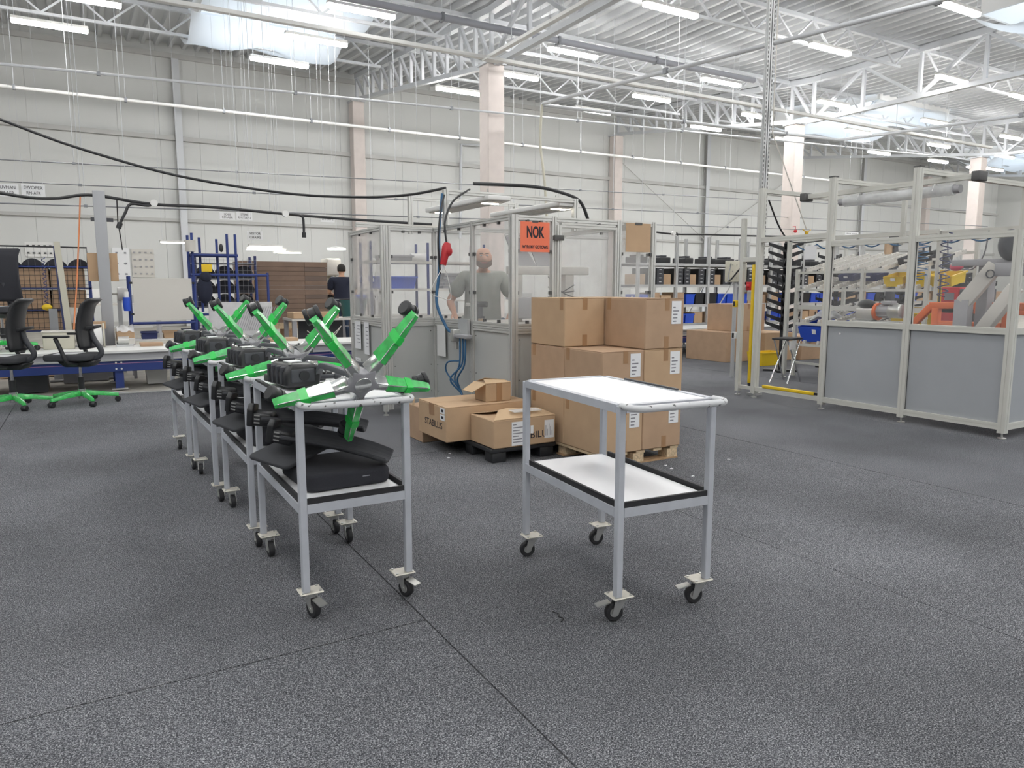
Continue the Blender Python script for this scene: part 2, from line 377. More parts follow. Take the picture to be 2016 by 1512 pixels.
# lattice purlins between the trusses
bays = list(zip((-12.0,) + COLX, COLX + (53.4,)))
for y in (21.7, 17.35, 12.95, 8.6, 4.25):
    for a, b in bays[1:] if y < 10 else bays:
        t = thing('lattice_purlin', 'white zigzag lattice purlin under the ribbed roof deck', 'purlin', ((a + b) / 2, y, roofz(y) - .7), 0, 'lattice purlins under the roof', 'structure')
        h = (b - a) / 2; n = max(6, round((b - a) / 1.5))
        barobj('bottom_chord', (-h + .9, 0, 0), (h - .9, 0, 0), .08, .07, 'steelwhite', t); barobj('top_chord', (-h, 0, .62), (h, 0, .62), .10, .09, 'steelwhite', t)
        for i in range(n):
            x0 = -h + .4 + (2 * h - .8) * i / n; x1 = -h + .4 + (2 * h - .8) * (i + 1) / n; xm = (x0 + x1) / 2
            barobj('web_member', (x0, 0, .6), (xm, 0, .02), .045, .045, 'steelwhite', t); barobj('web_member', (xm, 0, .02), (x1, 0, .6), .045, .045, 'steelwhite', t)
# strip lamps
lb = MB().bx(-.73, .73, -.07, .07, .02, .09).data('housing', 'lampbody', bevel=.01, segs=1)
ld = MB().bx(-.72, .72, -.065, .065, -.05, .02).data('diffuser', 'lamplight', bevel=.02)
lc = MB().cyl((0, 0, 0), (0, 0, 1), .006, 6).data('cord', 'steelwhite')
def lamp(x, y, z=7.0):
    bay = ('chair-end', 'caged-rack', 'glazed-enclosure', 'machine-cell', 'far-shelving', 'end-wall')[sum(x > c for c in COLX)]
    side = 'wall side of the pink columns' if y > COLY else ('just short of the pink columns' if y > 11.5 else ('over the carpeted aisle' if y > 3 else 'over the open front of the hall'))
    t = thing('strip_lamp', 'bright strip lamp in the %s roof bay, %s' % (bay, side), 'lamp', (x, y, z), 0, 'strip lamps under the roof')
    put('housing', lb, t); put('diffuser', ld, t)
    for s_ in (-.66, .66): put('cord', lc, t, (s_, 0, .08), scale=(1, 1, roofz(y) - z + .05))
LPX = [((30, 40), (165, 60)), ((500, 115), (600, 130)), ((570, 68), (675, 90)), ((650, 8), (772, 35)), ((865, 172), (940, 187)), ((985, 143), (1043, 155)), ((1085, 95), (1170, 113)), ((1270, 8), (1370, 31)), ((1250, 187), (1315, 200)), ((1138, 215), (1195, 222)), ((1598, 88), (1670, 106)), ((1850, 5), (1925, 28)), ((1385, 153), (1455, 170)), ((1365, 248), (1415, 256)), ((1847, 150), (1900, 162)),
       ((1815, 234), (1863, 247)), ((1666, 254), (1713, 266)), ((1830, 282), (1866, 291)), ((1829, 313), (1864, 322)), ((1971, 265), (2010, 276)), ((1955, 304), (2000, 312)), ((1722, 298), (1740, 304)), ((1944, 330), (1972, 337)), ((1484, 226), (1500, 232)), ((1630, 201), (1652, 208)), ((1545, 272), (1556, 279)), ((130, -6), (186, 2))]
for a, b in LPX:
    q = (P(*a, z=7.0) + P(*b, z=7.0)) / 2; lamp(q.x, q.y)
for y in (6.0, 2.5, -1.0, -5.0, -9.0):
    for x in (-6.0, -1.0, 4.5, 10.0, 15.0, 20.2):
        if not (y == 6.0 and x > 14): lamp(x, y)
for x, y in ((-6.5, 20), (-6.0, 15.4), (-6, 10.6), (-.6, 10.6), (4.6, 10.2), (25, 12.1), (30, 12), (25.5, 8), (31, 7.5), (26, 3), (36, 3), (26, -4), (36, -4), (36, 9), (42, 4), (42, 9), (42, 14.5), (48, 4), (48, 9), (48, 14.5), (48.5, 20), (37.5, 20), (51.3, 7), (51.3, 12), (51.3, 17), (51.3, 23)): lamp(x, y)  # lamps toward the end wall are added to brighten that wall and roof
# ------------------------------------------------------------------ shelf carts
CW, CLn, CH = .46, .83, .862
def caster(parent, x, y, brake, turn):
    """plate welded under the leg, fork, wheel and tyre; the wheel trails in direction turn"""
    pl = MB().bx(-.046, .046, -.04, .04, .100, .106).build('caster_plate', 'plate', parent, bevel=.006, segs=1)
    pl.location = (x, y, 0)
    for i, j in ((-1, -1), (1, -1), (1, 1), (-1, 1)):
        put('bolt', BOLT, pl, (i * .034, j * .029, .106))
    d = Vector((math.cos(turn), math.sin(turn), 0)); n = Vector((-d.y, d.x, 0)); c = d * .022
    fk = MB().cyl((0, 0, .083), (0, 0, .100), .026, 14)
    for s in (-1, 1):
        o = n * (s * .017); e = d * .022
        fk.prism([o - e + Vector((0, 0, .09)), o + e + Vector((0, 0, .09)), c + o + d * .012 + Vector((0, 0, .034)), c + o - d * .012 + Vector((0, 0, .034))], n * .003)
    fk.bx(-.024, .024, -.02, .02, .084, .092); fk.build('fork', 'zinc', pl)
    M = Matrix.Translation(c + Vector((0, 0, .0375)))
    a, b = c + n * .013 + Vector((0, 0, .0375)), c - n * .013 + Vector((0, 0, .0375))
    ty = MB(); ty.tube([a, a.lerp(b, .15), a.lerp(b, .5), a.lerp(b, .85), b], .037, 24, False, [.033, .0365, .0375, .0365, .033])
    ty.tube([a, a.lerp(b, .02)], .03, 24, False, [.033, .019]); ty.tube([b, b.lerp(a, .02)], .03, 24, False, [.033, .019]); ty.build('tyre', 'blackrub', pl)
    MB().cyl(a.lerp(b, .04), b.lerp(a, .04), .0192, 20).cyl(a + n * .006, b - n * .006, .007, 8).build('wheel_hub', 'zinc', pl)
    if brake:
        q = c + d * .02 + Vector((0, 0, .080))
        MB().prism([q - n * .018, q + n * .018, q + n * .018 + d * .055 - Vector((0, 0, .012)), q - n * .018 + d * .055 - Vector((0, 0, .012))], (0, 0, .004)).bx(-.001, .001, -.001, .001, 0, .001, Matrix.Translation(q)).build('brake_pedal', 'zinc', pl)
BOLT = MB().cyl((0, 0, 0), (0, 0, .004), .006, 8).data('bolt', 'zinc')
def cart(label, cx, cy, rz, turns, brakes, trims=True, chewed=False):
    t = thing('shelf_cart', label, 'cart', (cx, cy, 0), rz, 'two-shelf grey carts on castors')
    hw, hl = CW / 2, CLn / 2; r = .0145
    for i, (sx, sy) in enumerate(((-1, -1), (1, -1), (-1, 1), (1, 1))):
        x, y = sx * (hw - r), sy * (hl - r)
        MB().bx(x - r, x + r, y - r, y + r, .106, CH - .004).build('leg', 'cartpaint', t, bevel=.003, segs=1)
        caster(t, x - sx * .02, y - sy * .018, brakes[i], turns[i])
    for nm, z0, z1 in (('top_frame', CH - .032, CH), ('shelf_frame', .426, .462)):
        for s in (-1, 1):
            MB().bx(-hw + 2 * r, hw - 2 * r, s * (hl - r) - r, s * (hl - r) + r, z0, z1).build(nm, 'cartpaint', t)
            MB().bx(s * (hw - r) - r, s * (hw - r) + r, -hl + 2 * r, hl - 2 * r, z0, z1).build(nm, 'cartpaint', t)
    MB().bx(-hw + .012, hw - .012, -hl + .012, hl - .012, CH - .012, CH - .003).build('top_board', 'whiteboard', t)
    MB().bx(-hw + .03, hw - .03, -hl + .03, hl - .03, .452, .468).build('lower_board', 'whiteboard', t)
    for s in (-1, 1):
        MB().bx(s * (hw - .012) - .006, s * (hw - .012) + .006, -hl + .03, hl - .06, .458, .486).build('rubber_edge', 'blackrub', t)
    MB().bx(-hw + .03, hw - .03, -hl + .004, -hl + .016, .460, .484).build('rubber_edge', 'blackrub', t)
    if chewed: MB().bx(hw - .018, hw - .008, -.18, .22, CH - .004, CH + .008).build('rubber_edge', 'darkplastic', t)
    else:
        for s in (-1, 1): MB().bx(s * (hw - .01) - .008, s * (hw - .01) + .008, -hl + .05, hl - .05, CH - .003, CH + .01).build('rubber_edge', 'blackrub', t)
    z = CH - .004; xo = hw - .012; yo = -hl - .085; R = .05
    pts = [(-xo, -hl + .01, z), (-xo, yo + R, z)] + [tuple(q) for q in arc((-xo + R, yo + R, z), R, math.pi, 1.5 * math.pi, 6, (1, 0, 0), (0, 1, 0))] + [tuple(q) for q in arc((xo - R, yo + R, z), R, 1.5 * math.pi, 2 * math.pi, 6, (1, 0, 0), (0, 1, 0))] + [(xo, -hl + .01, z)]
    MB().tube(pts, .0135, 12).build('handle', 'chipped', t)
    return t
PI = math.pi
cart('empty grey two-shelf cart with bare white boards', 1.955, 2.50, math.radians(-5), (2.95, 2.9, 3.0, 3.0), (1, 1, 0, 0), chewed=True)
ROW = [(.885, 3.17, 0.0), (.862, 4.10, .0), (.815, 5.035, .02), (.772, 5.97, .02)]
ORD = ('first', 'second', 'third', 'fourth')
# ------------------------------------------------------------------ chair parts on the row of carts
def star_base():
    """five-arm chair base; +z points to the castor side"""
    t = thing('chair_base', 'x', 'chair base')
    hb = MB(); pts = []
    for k in range(10):
        a = k * PI / 5; rr = .078 if k % 2 == 0 else .050; pts.append((rr * math.cos(a), rr * math.sin(a), -.012))
    hb.prism(pts, (0, 0, .035)); hb.cyl((0, 0, .01), (0, 0, .07), .032, 18); hb.build('hub', 'machinegrey', t, bevel=.006)
    MB().cyl((0, 0, -.017), (0, 0, -.010), .034, 24).build('hub_cap', 'polished', t, bevel=.002)
    for k in range(5):
        M = Matrix.Rotation(k * 2 * PI / 5, 4, 'Z')
        def sec(r, w_, z0, z1): return [M @ Vector(q) for q in ((r, -w_, z1), (r, w_, z1), (r, w_ * .55, z0), (r, -w_ * .55, z0))]
        def loft(mb, secs):
            vs = [q for s_ in secs for q in s_]; n = len(secs)
            fs = [(i * 4 + j, i * 4 + (j + 1) % 4, i * 4 + 4 + (j + 1) % 4, i * 4 + 4 + j) for i in range(n - 1) for j in range(4)] + [(3, 2, 1, 0), tuple(range(4 * n - 4, 4 * n))]
            mb.add(vs, fs); return mb
        arm = loft(MB(), [sec(.05, .032, -.010, .042), sec(.10, .024, -.008, .044), sec(.20, .0195, .008, .050), sec(.30, .0155, .030, .062), sec(.325, .0135, .038, .062)]).build('arm', 'polished', t, bevel=.004)
        def sec2(r, w_, z0, z1): return [M @ Vector(q) for q in ((r, -w_ - .003, z1 + .002), (r, w_ + .003, z1 + .002), (r, w_ * .66, z0), (r, -w_ * .66, z0))]
        loft(MB(), [sec2(.112, .0225, -.0085, .046), sec2(.20, .0185, .0055, .052), sec2(.30, .0145, .0275, .063), sec2(.334, .0125, .036, .064)]).build('film', 'green', arm)
        loft(MB(), [sec2(.205, .022, .002, .057), sec2(.237, .0205, .010, .060)]).build('film_tape', 'greendeep', arm)
        for q in (-1, 1): MB().bar(M @ Vector((.112, q * .0150, -.0092)), M @ Vector((.32, q * .0090, .0325)), .0035, .003).build('edge_line', 'polished', arm)
        c = M @ Vector((.318, 0, .10)); n = M @ Vector((math.sin(k * 2.3), math.cos(k * 2.3), 0))
        cs = MB().cyl(M @ Vector((.318, 0, .06)), M @ Vector((.318, 0, .085)), .011, 10); cs.tube([c - n * .012, c + n * .012], .027, 14); hood = cs.build('caster', 'blackplastic', t)
        for s in (-1, 1):
            a_ = c + n * (s * .014); b_ = c + n * (s * .030); MB().tube([a_, a_.lerp(b_, .8), b_], .03, 18, True, [.031, .031, .026]).build('wheel', 'blackplastic', hood)
    return t
star0 = star_base()
STAR_ROT = (Matrix.Rotation(3.164, 4, 'Z') @ Matrix.Rotation(1.037, 4, 'X') @ Matrix.Rotation(8.447, 4, 'Z')).to_euler()
def mechanism():
    t = thing('tilt_mechanism', 'x', 'mechanism')
    b = MB(); prof = [(-.075, 0), (.075, 0), (.08, .05), (.065, .095), (-.05, .10), (-.08, .06)]
    b.prism([(q[0], -.14, q[1]) for q in prof], (0, .24, 0)); b.build('housing', 'blackplastic', t, bevel=.012)
    MB().bx(-.055, .05, -.146, -.136, .02, .078).build('end_socket', 'darkplastic', t, bevel=.004)
    for k in range(4): MB().bx(-.084, .082, -.10 + .055 * k, -.088 + .055 * k, .012, .088).build('rib', 'darkplastic', t, bevel=.003, segs=1)
    MB().cyl((-.0, -.148, .05), (-.0, -.156, .05), .022, 16).build('socket_ring', 'blackplastic', t); MB().bx(-.03, .04, .05, .09, .1, .112).build('spring_cap', 'darkplastic', t, bevel=.004)
    for s in (-1, 1): MB().cyl((s * .05, -.12, .098), (s * .05, -.12, .106), .009, 8).build('bolt', 'zinc', t)
    MB().tube(spline([(.08, -.02, .05), (.12, -.06, .07), (.15, -.02, .04), (.16, .06, .04)], 4), .005, 5).build('cable', 'blackplastic', t)
    MB().bx(-.07, .16, .0, .17, .0, .035).build('seat_plate', 'blackplastic', t, bevel=.006)
    MB().cyl((.075, -.05, .03), (.17, -.09, .03), .010, 8).ball((.175, -.092, .03), .018).build('lever', 'darkplastic', t)
    MB().bx(-.03, .03, -.05, .02, .1, .103).build('sticker', 'paper', t)
    return t
mech0 = mechanism()
def armrest(label):
    t = thing('armrest', label, 'armrest')
    pts = spline([(-.10, 0, .005), (-.085, 0, .05), (-.06, 0, .085), (-.03, 0, .09), (.08, 0, .075), (.24, 0, .045)], 4); b = MB(); vs = []
    for p in pts:
        vs += [p + Vector((0, -.016, -.012)), p + Vector((0, .016, -.012)), p + Vector((0, .016, .012)), p + Vector((0, -.016, .012))]
    n = len(pts); b.add(vs, [(i * 4 + j, i * 4 + (j + 1) % 4, i * 4 + 4 + (j + 1) % 4, i * 4 + 4 + j) for i in range(n - 1) for j in range(4)] + [(3, 2, 1, 0), tuple(range(4 * n - 4, 4 * n))]); b.build('support', 'armgrey', t, bevel=.004)
    MB().bx(-.04, .15, -.03, .03, .0, .022).build('mounting_plate', 'blackplastic', t, bevel=.006)
    for s in (0, .06): MB().cyl((.01 + s, -.031, .014), (.01 + s, -.036, .014), .008, 8).build('screw', 'zinc', t)
    return t
arm0 = armrest('x')
def slab(sx, sy, sz, r, bulge=.0):
    """rounded upholstered slab"""
    out = []
    for cx_, cy_, a0 in ((sx - r, sy - r, 0), (-sx + r, sy - r, PI / 2), (-sx + r, -sy + r, PI), (sx - r, -sy + r, 1.5 * PI)):
        out += [(cx_ + r * math.cos(a0 + i * PI / 10), cy_ + r * math.sin(a0 + i * PI / 10), -sz) for i in range(6)]
    return MB().prism(out, (0, 0, 2 * sz))
def cushion():
    t = thing('seat_cushion', 'x', 'cushion')
    slab(.185, .20, .036, .05).build('pad', 'fabric', t, bevel=.02, segs=3)
    MB().bx(.05, .082, -.2008, -.1995, .006, .010).build('care_tag', 'inkgrey', t)
    return t
def pad():
    t = thing('back_pad', 'x', 'pad'); slab(.17, .12, .009, .025).build('panel', 'fabricgrey', t, bevel=.006); return t
def backpanel():
    t = thing('backrest', 'x', 'backrest')
    def fn(u, v):
        x = -.20 + .46 * u; wv = .085 * (1 - .25 * u ** 3); y = (v - .5) * 2 * wv
        return (x, y, .012 * math.sin(u * PI) + .03 * (abs(v - .5) * 2) ** 2 - (.035 * max(0, u - .8) * 5) ** 1.5 * .6)
    MB().grid(fn, 14, 8).build('shell', 'fabricgrey', t, thick=.016, bevel=.004, segs=1)
    b = MB().bx(-.27, -.16, -.052, .04, -.028, .035); br = b.build('bracket', 'blackplastic', t, bevel=.014)
    MB().prism([(-.275, -.055, -.03), (-.275, .02, -.03), (-.275, .03, .06), (-.275, -.03, .075), (-.275, -.055, .05)], (.03, 0, 0)).build('lug', 'blackplastic', br, bevel=.006)
    for k in range(3): MB().bx(-.24, -.215, -.0545, -.0515, -.012 + .017 * k, -.006 + .017 * k).build('slot', 'zinc', br)
    return t
cush0, pad0, back0 = cushion(), pad(), backpanel()
used = set()
def place(proto, label, loc, eul, group):
    o = proto if proto.name not in used else clone(proto)
    used.add(proto.name); tag(o, label, None, group); o.location = loc; o.rotation_euler = eul; return o
for i, (cx, cy, rz) in enumerate(ROW):
    o = ORD[i]; turns = [(5.0, 5.05, 4.8, 4.7), (4.7, 4.8, 4.8, 4.7), (4.75, 4.7, 4.6, 4.7), (4.7,) * 4][i]
    cart('%s loaded grey cart in the row, counted from the empty cart' % o, cx, cy, rz, turns, (1, 1, 0, 0) if i == 0 else (0, 0, 0, 0))
    R = Matrix.Translation((cx, cy, 0)) @ Matrix.Rotation(rz, 4, 'Z')
    def W(x, y, z): return R @ Vector((x, y, z))
    place(star0, 'green filmed five-arm chair base on the %s loaded cart' % o, W(.013, -.47, .932), STAR_ROT, 'green chair bases on the carts')
    place(mech0, 'black chair tilt mechanism on the %s loaded cart' % o, W(-.12, .10, .873), Euler((0, 0, .12)), 'tilt mechanisms on the carts')
    place(arm0, 'dark grey armrest beside the mechanism on the %s loaded cart' % o, W(-.005, -.10, .872), Euler((0, 0, -1.2)), 'loose armrests on the carts')
    place(arm0, 'dark grey armrest lying at the back of the %s loaded cart' % o, W(.06, .33, .872), Euler((0, 0, -.2)), 'loose armrests on the carts')
    place(cush0, 'thick dark fabric seat cushion on the lower shelf of the %s loaded cart' % o, W(.005, -.09 if i == 0 else .0, .505), Euler((0, 0, .05)), 'seat cushions on the lower shelves')
    place(pad0, 'thin charcoal pad overhanging the lower shelf of the %s loaded cart' % o, W(-.125, .05, .590), Euler((.10, -.20, .5 if i == 0 else .35)), 'charcoal pads on the lower shelves')
    place(back0, 'black curved backrest sloping across the lower shelf of the %s loaded cart' % o, W(-.01, -.10, .615), Euler((.08, .20, -.62)), 'curved backrests on the lower shelves')
    place(back0, 'black curved backrest lying on top of the pile of the %s loaded cart' % o, W(-.03, .17, .675), Euler((.05, .10, -.5)), 'curved backrests on the lower shelves')
# ------------------------------------------------------------------ slotted aluminium profile, shared unit length along z
def profile(m, slot=.16, depth=.2):
    q = []
    for k in range(4):
        R = Matrix.Rotation(k * PI / 2, 2)
        for p in ((-.5, -.5), (-slot / 2, -.5), (-slot / 2, -.5 + depth), (slot / 2, -.5 + depth), (slot / 2, -.5)):
            v = R @ Vector(p); q.append((v.x, v.y, 0))
    return MB().prism(q, (0, 0, 1)).data('profile', m)
PROF = {m: profile(m) for m in ('alu', 'galv')}; PROF['creamframe'] = profile('creamframe', .09, .04)
def FR(name, a, b, s, parent, m='alu', s2=None):
    a = Vector(a); b = Vector(b); d = b - a; L = d.length; d.normalize(); u = Vector((0, 0, 1)) if abs(d.z) < .9 else Vector((0, 1, 0))
    sx = u.cross(d).normalized(); sy = d.cross(sx)
    o = put(name, PROF[m], parent); M = Matrix((sx * s, sy * (s2 or s), d * L)).transposed().to_4x4(); M.translation = a; o.matrix_basis = M; return o
CLIP = MB().bx(-.012, .012, -.012, .012, -.014, .014).data('clip', 'aludark')
RIVET = MB().ball((0, 0, 0), .006, n=6, m=4).data('rivet', 'aludark')
# ------------------------------------------------------------------ glazed machine enclosure in the middle
EX, EY = 2.56, 5.35
e1 = thing('machine_enclosure', 'aluminium framed machine enclosure with clear panes carrying the orange NOK sign', 'enclosure', (EX, EY, 0))
def E(x, y, z): return (x - EX, y - EY, z)
PT = [(2.56, 7.95), (2.56, 6.96), (3.12, 6.96), (3.12, 6.09), (3.12, 5.35), (3.52, 5.35), (4.23, 5.35), (4.64, 5.35), (4.64, 7.95)]
ETOP, ESILL = 1.90, .99
for i, (x, y) in enumerate(PT):
    s = .045; z0 = .04 if i not in (2,) else .09
    FR('post', E(x, y, z0), E(x, y, ETOP), s if i != 4 else .06, e1)
    if i == 1: FR('post', E(x + .05, y - .0, z0 + .02), E(x + .05, y, ETOP), .05, e1)
    MB().cyl(E(x, y, 0), E(x, y, z0 + .01), .012, 8).cyl(E(x, y, 0), E(x, y, .008), .028, 12).build('foot', 'zinc', e1)
for i in range(len(PT) - 1):
    (xa, ya), (xb, yb) = PT[i], PT[i + 1]
    d = Vector((xb - xa, yb - ya, 0)); L = d.length; d.normalize(); nrm = Vector((d.y, -d.x, 0)); off = .026
    a = Vector((xa, ya, 0)) + d * off; b = Vector((xb, yb, 0)) - d * off
    if i == 1: a = a + d * .05
    for nm, z in (('top_rail', ETOP - .022), ('sill_rail', ESILL - .022), ('bottom_rail', .13)):
        FR(nm, E(a.x, a.y, z), E(b.x, b.y, z), .04, e1)
    if i != 5: FR('sill_rail', E(a.x, a.y, ESILL - .066), E(b.x, b.y, ESILL - .066), .04, e1)
    rz = math.atan2(d.y, d.x); ln = (b - a).length; mid = (a + b) / 2
    pn = MB().bx(-ln / 2, ln / 2, -.003, .003, .15, ESILL - .088).build('lower_panel', 'panelgrey', e1); pn.location = E(mid.x, mid.y, 0); pn.rotation_euler.z = rz
    for zz in (.22, .5, .85):
        for sx in (-1, 1): put('rivet', RIVET, pn, (sx * (ln / 2 - .03), -.004, zz))
    gl = MB().bx(-ln / 2, ln / 2, -.002, .002, ESILL, ETOP - .044).build('pane', 'plexi' if i > 0 else 'plexi_dirty', e1); gl.location = E(mid.x, mid.y, 0); gl.rotation_euler.z = rz
    for q in ((-.5, 1.25), (.5, 1.25), (-.5, 1.6), (.5, 1.6), (-.2, ETOP - .05), (.2, ETOP - .05), (-.2, ESILL + .01), (.2, ESILL + .01)):
        put('clip', CLIP, gl, (q[0] * ln * .96, -.008, q[1]))
# framed door between the two middle posts of the long face
for xa in (3.56, 4.19): FR('door_frame', E(xa, 5.33, ESILL + .03), E(xa, 5.33, ETOP - .07), .04, e1)
for z in (ESILL + .03, ETOP - .07): FR('door_frame', E(3.58, 5.33, z), E(4.17, 5.33, z), .04, e1)
for z in (1.18, 1.72): MB().bx(3.50 - EX, 3.60 - EX, -.055, -.03, z - .022, z + .022).build('hinge', 'aludark', e1, bevel=.004)
# light gantry over the enclosure
for (x, y, z) in ((3.085, 6.6, 2.24), (4.62, 6.6, 2.24), (3.25, 7.9, 2.32), (4.64, 7.9, 2.32)): FR('gantry_post', E(x, y, ETOP), E(x, y, z), .05, e1)
FR('gantry_beam', E(3.085, 6.6, 2.22), E(4.62, 6.6, 2.22), .045, e1); FR('gantry_beam', E(3.25, 7.9, 2.30), E(4.64, 7.9, 2.30), .045, e1)
FR('gantry_beam', E(4.64, 6.6, 2.16), E(4.64, 7.9, 2.16), .045, e1); FR('gantry_beam', E(2.6, 7.9, 1.98), E(4.64, 7.9, 1.98), .05, e1)
# worktop, side machine and rack seen inside
MB().bx(.62, 1.9, .45, 1.25, .93, .965).build('worktop', 'offwhite', e1); 
for q in ((.70, .52), (1.8, .52), (.70, 1.2), (1.8, 1.2)): FR('table_leg', (q[0], q[1], .05), (q[0], q[1], .93), .045, e1)
for q in ((1.02, .75), (1.62, .75)):
    MB().bx(q[0] - .05, q[0] + .05, q[1] - .05, q[1] + .05, .965, 1.42).build('press_column', 'offwhite', e1)
MB().bx(.95, 1.85, .69, .81, 1.42, 1.50).build('press_beam', 'offwhite', e1, bevel=.006)
for k, q in enumerate((1.06, 1.30)):
    MB().prism([(q, .80, 1.50), (q + .24, .80, 1.50), (q + .02, .80, 1.78), (q - .12, .80, 1.78)], (0, .012, 0)).build('guide_plate', 'machinegrey', e1)
MB().bx(.98, 1.5, .62, .80, 1.0, 1.2).build('press_box', 'machinegrey', e1, bevel=.01)
for k in range(3): MB().tube(spline([(1.3, .6, 1.4 - .1 * k), (1.45, .58, 1.25), (1.62, .62, 1.2 + .06 * k)], 5), .006, 6).build('cable', 'blackplastic', e1)
def onee(mb, name, m, label, cat, loc, **k): return one(mb, name, m, label, cat, loc, **k)
# hanging light panels of the gantry
for n, (x, y) in enumerate(((3.62, 7.25), (4.53, 7.35))):
    t = thing('gantry_lamp', ('flat white light panel hung above the worker', 'flat white light panel hung beside the black cable loop')[n], 'lamp', (x, y, 2.16), .02, 'light panels over the enclosure')
    MB().bx(-.13, .13, -.75, .75, 0, .05).build('housing', 'white', t, bevel=.01); MB().bx(-.10, .10, -.70, .70, -.012, 0).build('lens', 'offwhite', t)
    for yy in (-.55, .55): MB().bx(-.09, .09, yy - .02, yy + .02, -.02, -.012).build('tube', 'lamplight_small', t)
    for yy in (-.5, .5): MB().cyl((0, yy, .05), (0, yy, .14), .008, 6).build('hanger', 'zinc', t)
# NOK sign and cardboard card on the panes
t = thing('nok_sign', 'orange paper sign reading NOK on the enclosure pane', 'sign', (3.315, 5.318, 1.72))
MB().bx(-.145, .145, -.002, .0, -.125, .125).build('sheet', 'orangepaper', t)
text('NOK', .13, 'ink', 'lettering', t, (0, -.003, .035), (PI / 2, 0, 0), .175, bold=.0045); text('WYROBY GOTOWE', .036, 'ink', 'lettering', t, (0, -.003, -.085), (PI / 2, 0, 0), .255, bold=.0012)
MB().bx(-.03, .03, -.004, .001, .118, .135).build('clip', 'aludark', t)
t = thing('cardboard_card', 'blank brown cardboard card clipped to the enclosure pane', 'card', (4.435, 5.318, 1.75))
MB().bx(-.145, .145, -.006, 0, -.13, .13).build('board', 'card', t); MB().bx(-.04, .04, -.010, -.006, .115, .135).build('clip', 'aludark', t)
for n, (x, y, z, w_, h_, side) in enumerate(((2.535, 7.72, .78, .20, .30, 0), (2.535, 7.43, .76, .15, .34, 0), (2.535, 7.73, .45, .18, .16, 0), (3.09, 6.75, .76, .20, .32, 0))):
    t = thing('notice_sheet', ('small printed form on the enclosure panel above a stamped form', 'long printed notice taped beside the small form', 'form with a red stamp on the enclosure panel', 'faded white notice behind the air regulator')[n], 'notice', (x, y, z))
    MB().bx(-.002, 0, -w_ / 2, w_ / 2, -h_ / 2, h_ / 2).build('sheet', 'paper' if n < 3 else 'white', t)
    if n < 3:
        for k in range(6): MB().bx(-.003, -.002, -w_ * .38, w_ * random.uniform(.0, .35), h_ * (.34 - .12 * k) - .003, h_ * (.34 - .12 * k) + .003).build('printed_line', 'inkgrey', t)
    if n == 2: MB().bx(-.0035, -.002, -.07, -.02, -.07, -.02).build('stamp', 'red', t)
# air regulator with hoses on the recessed corner
t = thing('air_regulator', 'grey air filter regulator with blue hoses on the enclosure side', 'regulator', (3.09, 6.30, .88))
MB().bx(-.10, -.02, -.035, .035, -.10, .02).build('filter_body', 'zinc', t, bevel=.01); MB().cyl((-.06, 0, -.17), (-.06, 0, -.10), .025, 14).build('bowl', 'zinc', t)
MB().bx(-.09, -.03, -.30, -.03, -.06, -.02).build('manifold', 'machinegrey', t, bevel=.008); MB().bx(-.03, 0, -.2, .0, -.05, .12).build('bracket', 'galv', t)
MB().cyl((-.06, .03, -.03), (-.06, .10, -.03), .02, 10).build('gauge', 'zinc', t)
for k in range(3): MB().tube(spline([(-.06, -.10 - .06 * k, -.06), (-.07, -.11 - .05 * k, -.3), (-.10 - .06 * (k == 1), -.06 - .03 * k, -.45), (-.06, -.14, -.6), (-.05, -.22, -.78)], 6), .009, 6).build('hose', 'bluehose', t)
MB().tube(spline([(-.06, -.08, -.28), (-.12, .05, -.30), (-.11, .10, -.40), (-.07, -.05, -.52)], 6), .008, 6).build('hose', 'bluehose', t)
# blue supply hose and red plug hanging outside the pane
t = thing('supply_hose', 'thick blue air hose looping down the enclosure corner', 'hose', (3.02, 6.5, .9))
MB().tube(spline([(.03, .10, 1.30), (0, .10, 1.02), (-.03, .06, .9), (-.05, .02, .55), (-.09, 0, .25), (-.03, -.08, .02), (-.01, -.15, -.03)], 6), .015, 8).build('tube', 'bluehose', t)
t = thing('power_plug', 'big red power plug hanging on black cables at the enclosure corner', 'plug', (3.0, 6.45, 1.62))
MB().tube([(-.02, 0, -.11), (0, 0, -.02), (.02, 0, .06), (.03, 0, .10)], .035, 12, True, [.03, .038, .045, .03]).build('plug_body', 'red', t); MB().ball((.03, -.02, .02), .04, (1, .8, 1.2)).build('plug_cap', 'red', t)
MB().cyl((-.02, 0, -.15), (-.02, 0, -.10), .016, 8).build('collar', 'paper', t)
MB().tube(spline([(.02, 0, .10), (.02, .03, .3), (.12, .06, .5), (.35, .15, .64)], 6), .010, 6).build('cable', 'blackplastic', t); MB().tube(spline([(-.04, .02, -.2), (-.06, .02, .1), (-.02, .04, .4), (.05, .1, .56)], 6), .009, 6).build('cable', 'blackplastic', t)
MB().tube(spline([(-.03, 0, -.14), (-.15, 0, -.36), (-.05, 0, -.42), (.06, 0, -.43), (.02, 0, -.2), (-.02, 0, -.12)], 5), .004, 5).build('tag_string', 'white', t)
# black cable loop over the gantry
one(MB().tube(spline([(-.95, 0, .05), (-.3, -.05, .06), (.1, 0, .03), (.35, 0, -.05), (.47, 0, -.26)], 6), .018, 8), 'cable_loop', 'blackplastic', 'thick black cable bending over the gantry and down to the enclosure', 'cable', (4.35, 6.62, 2.27))
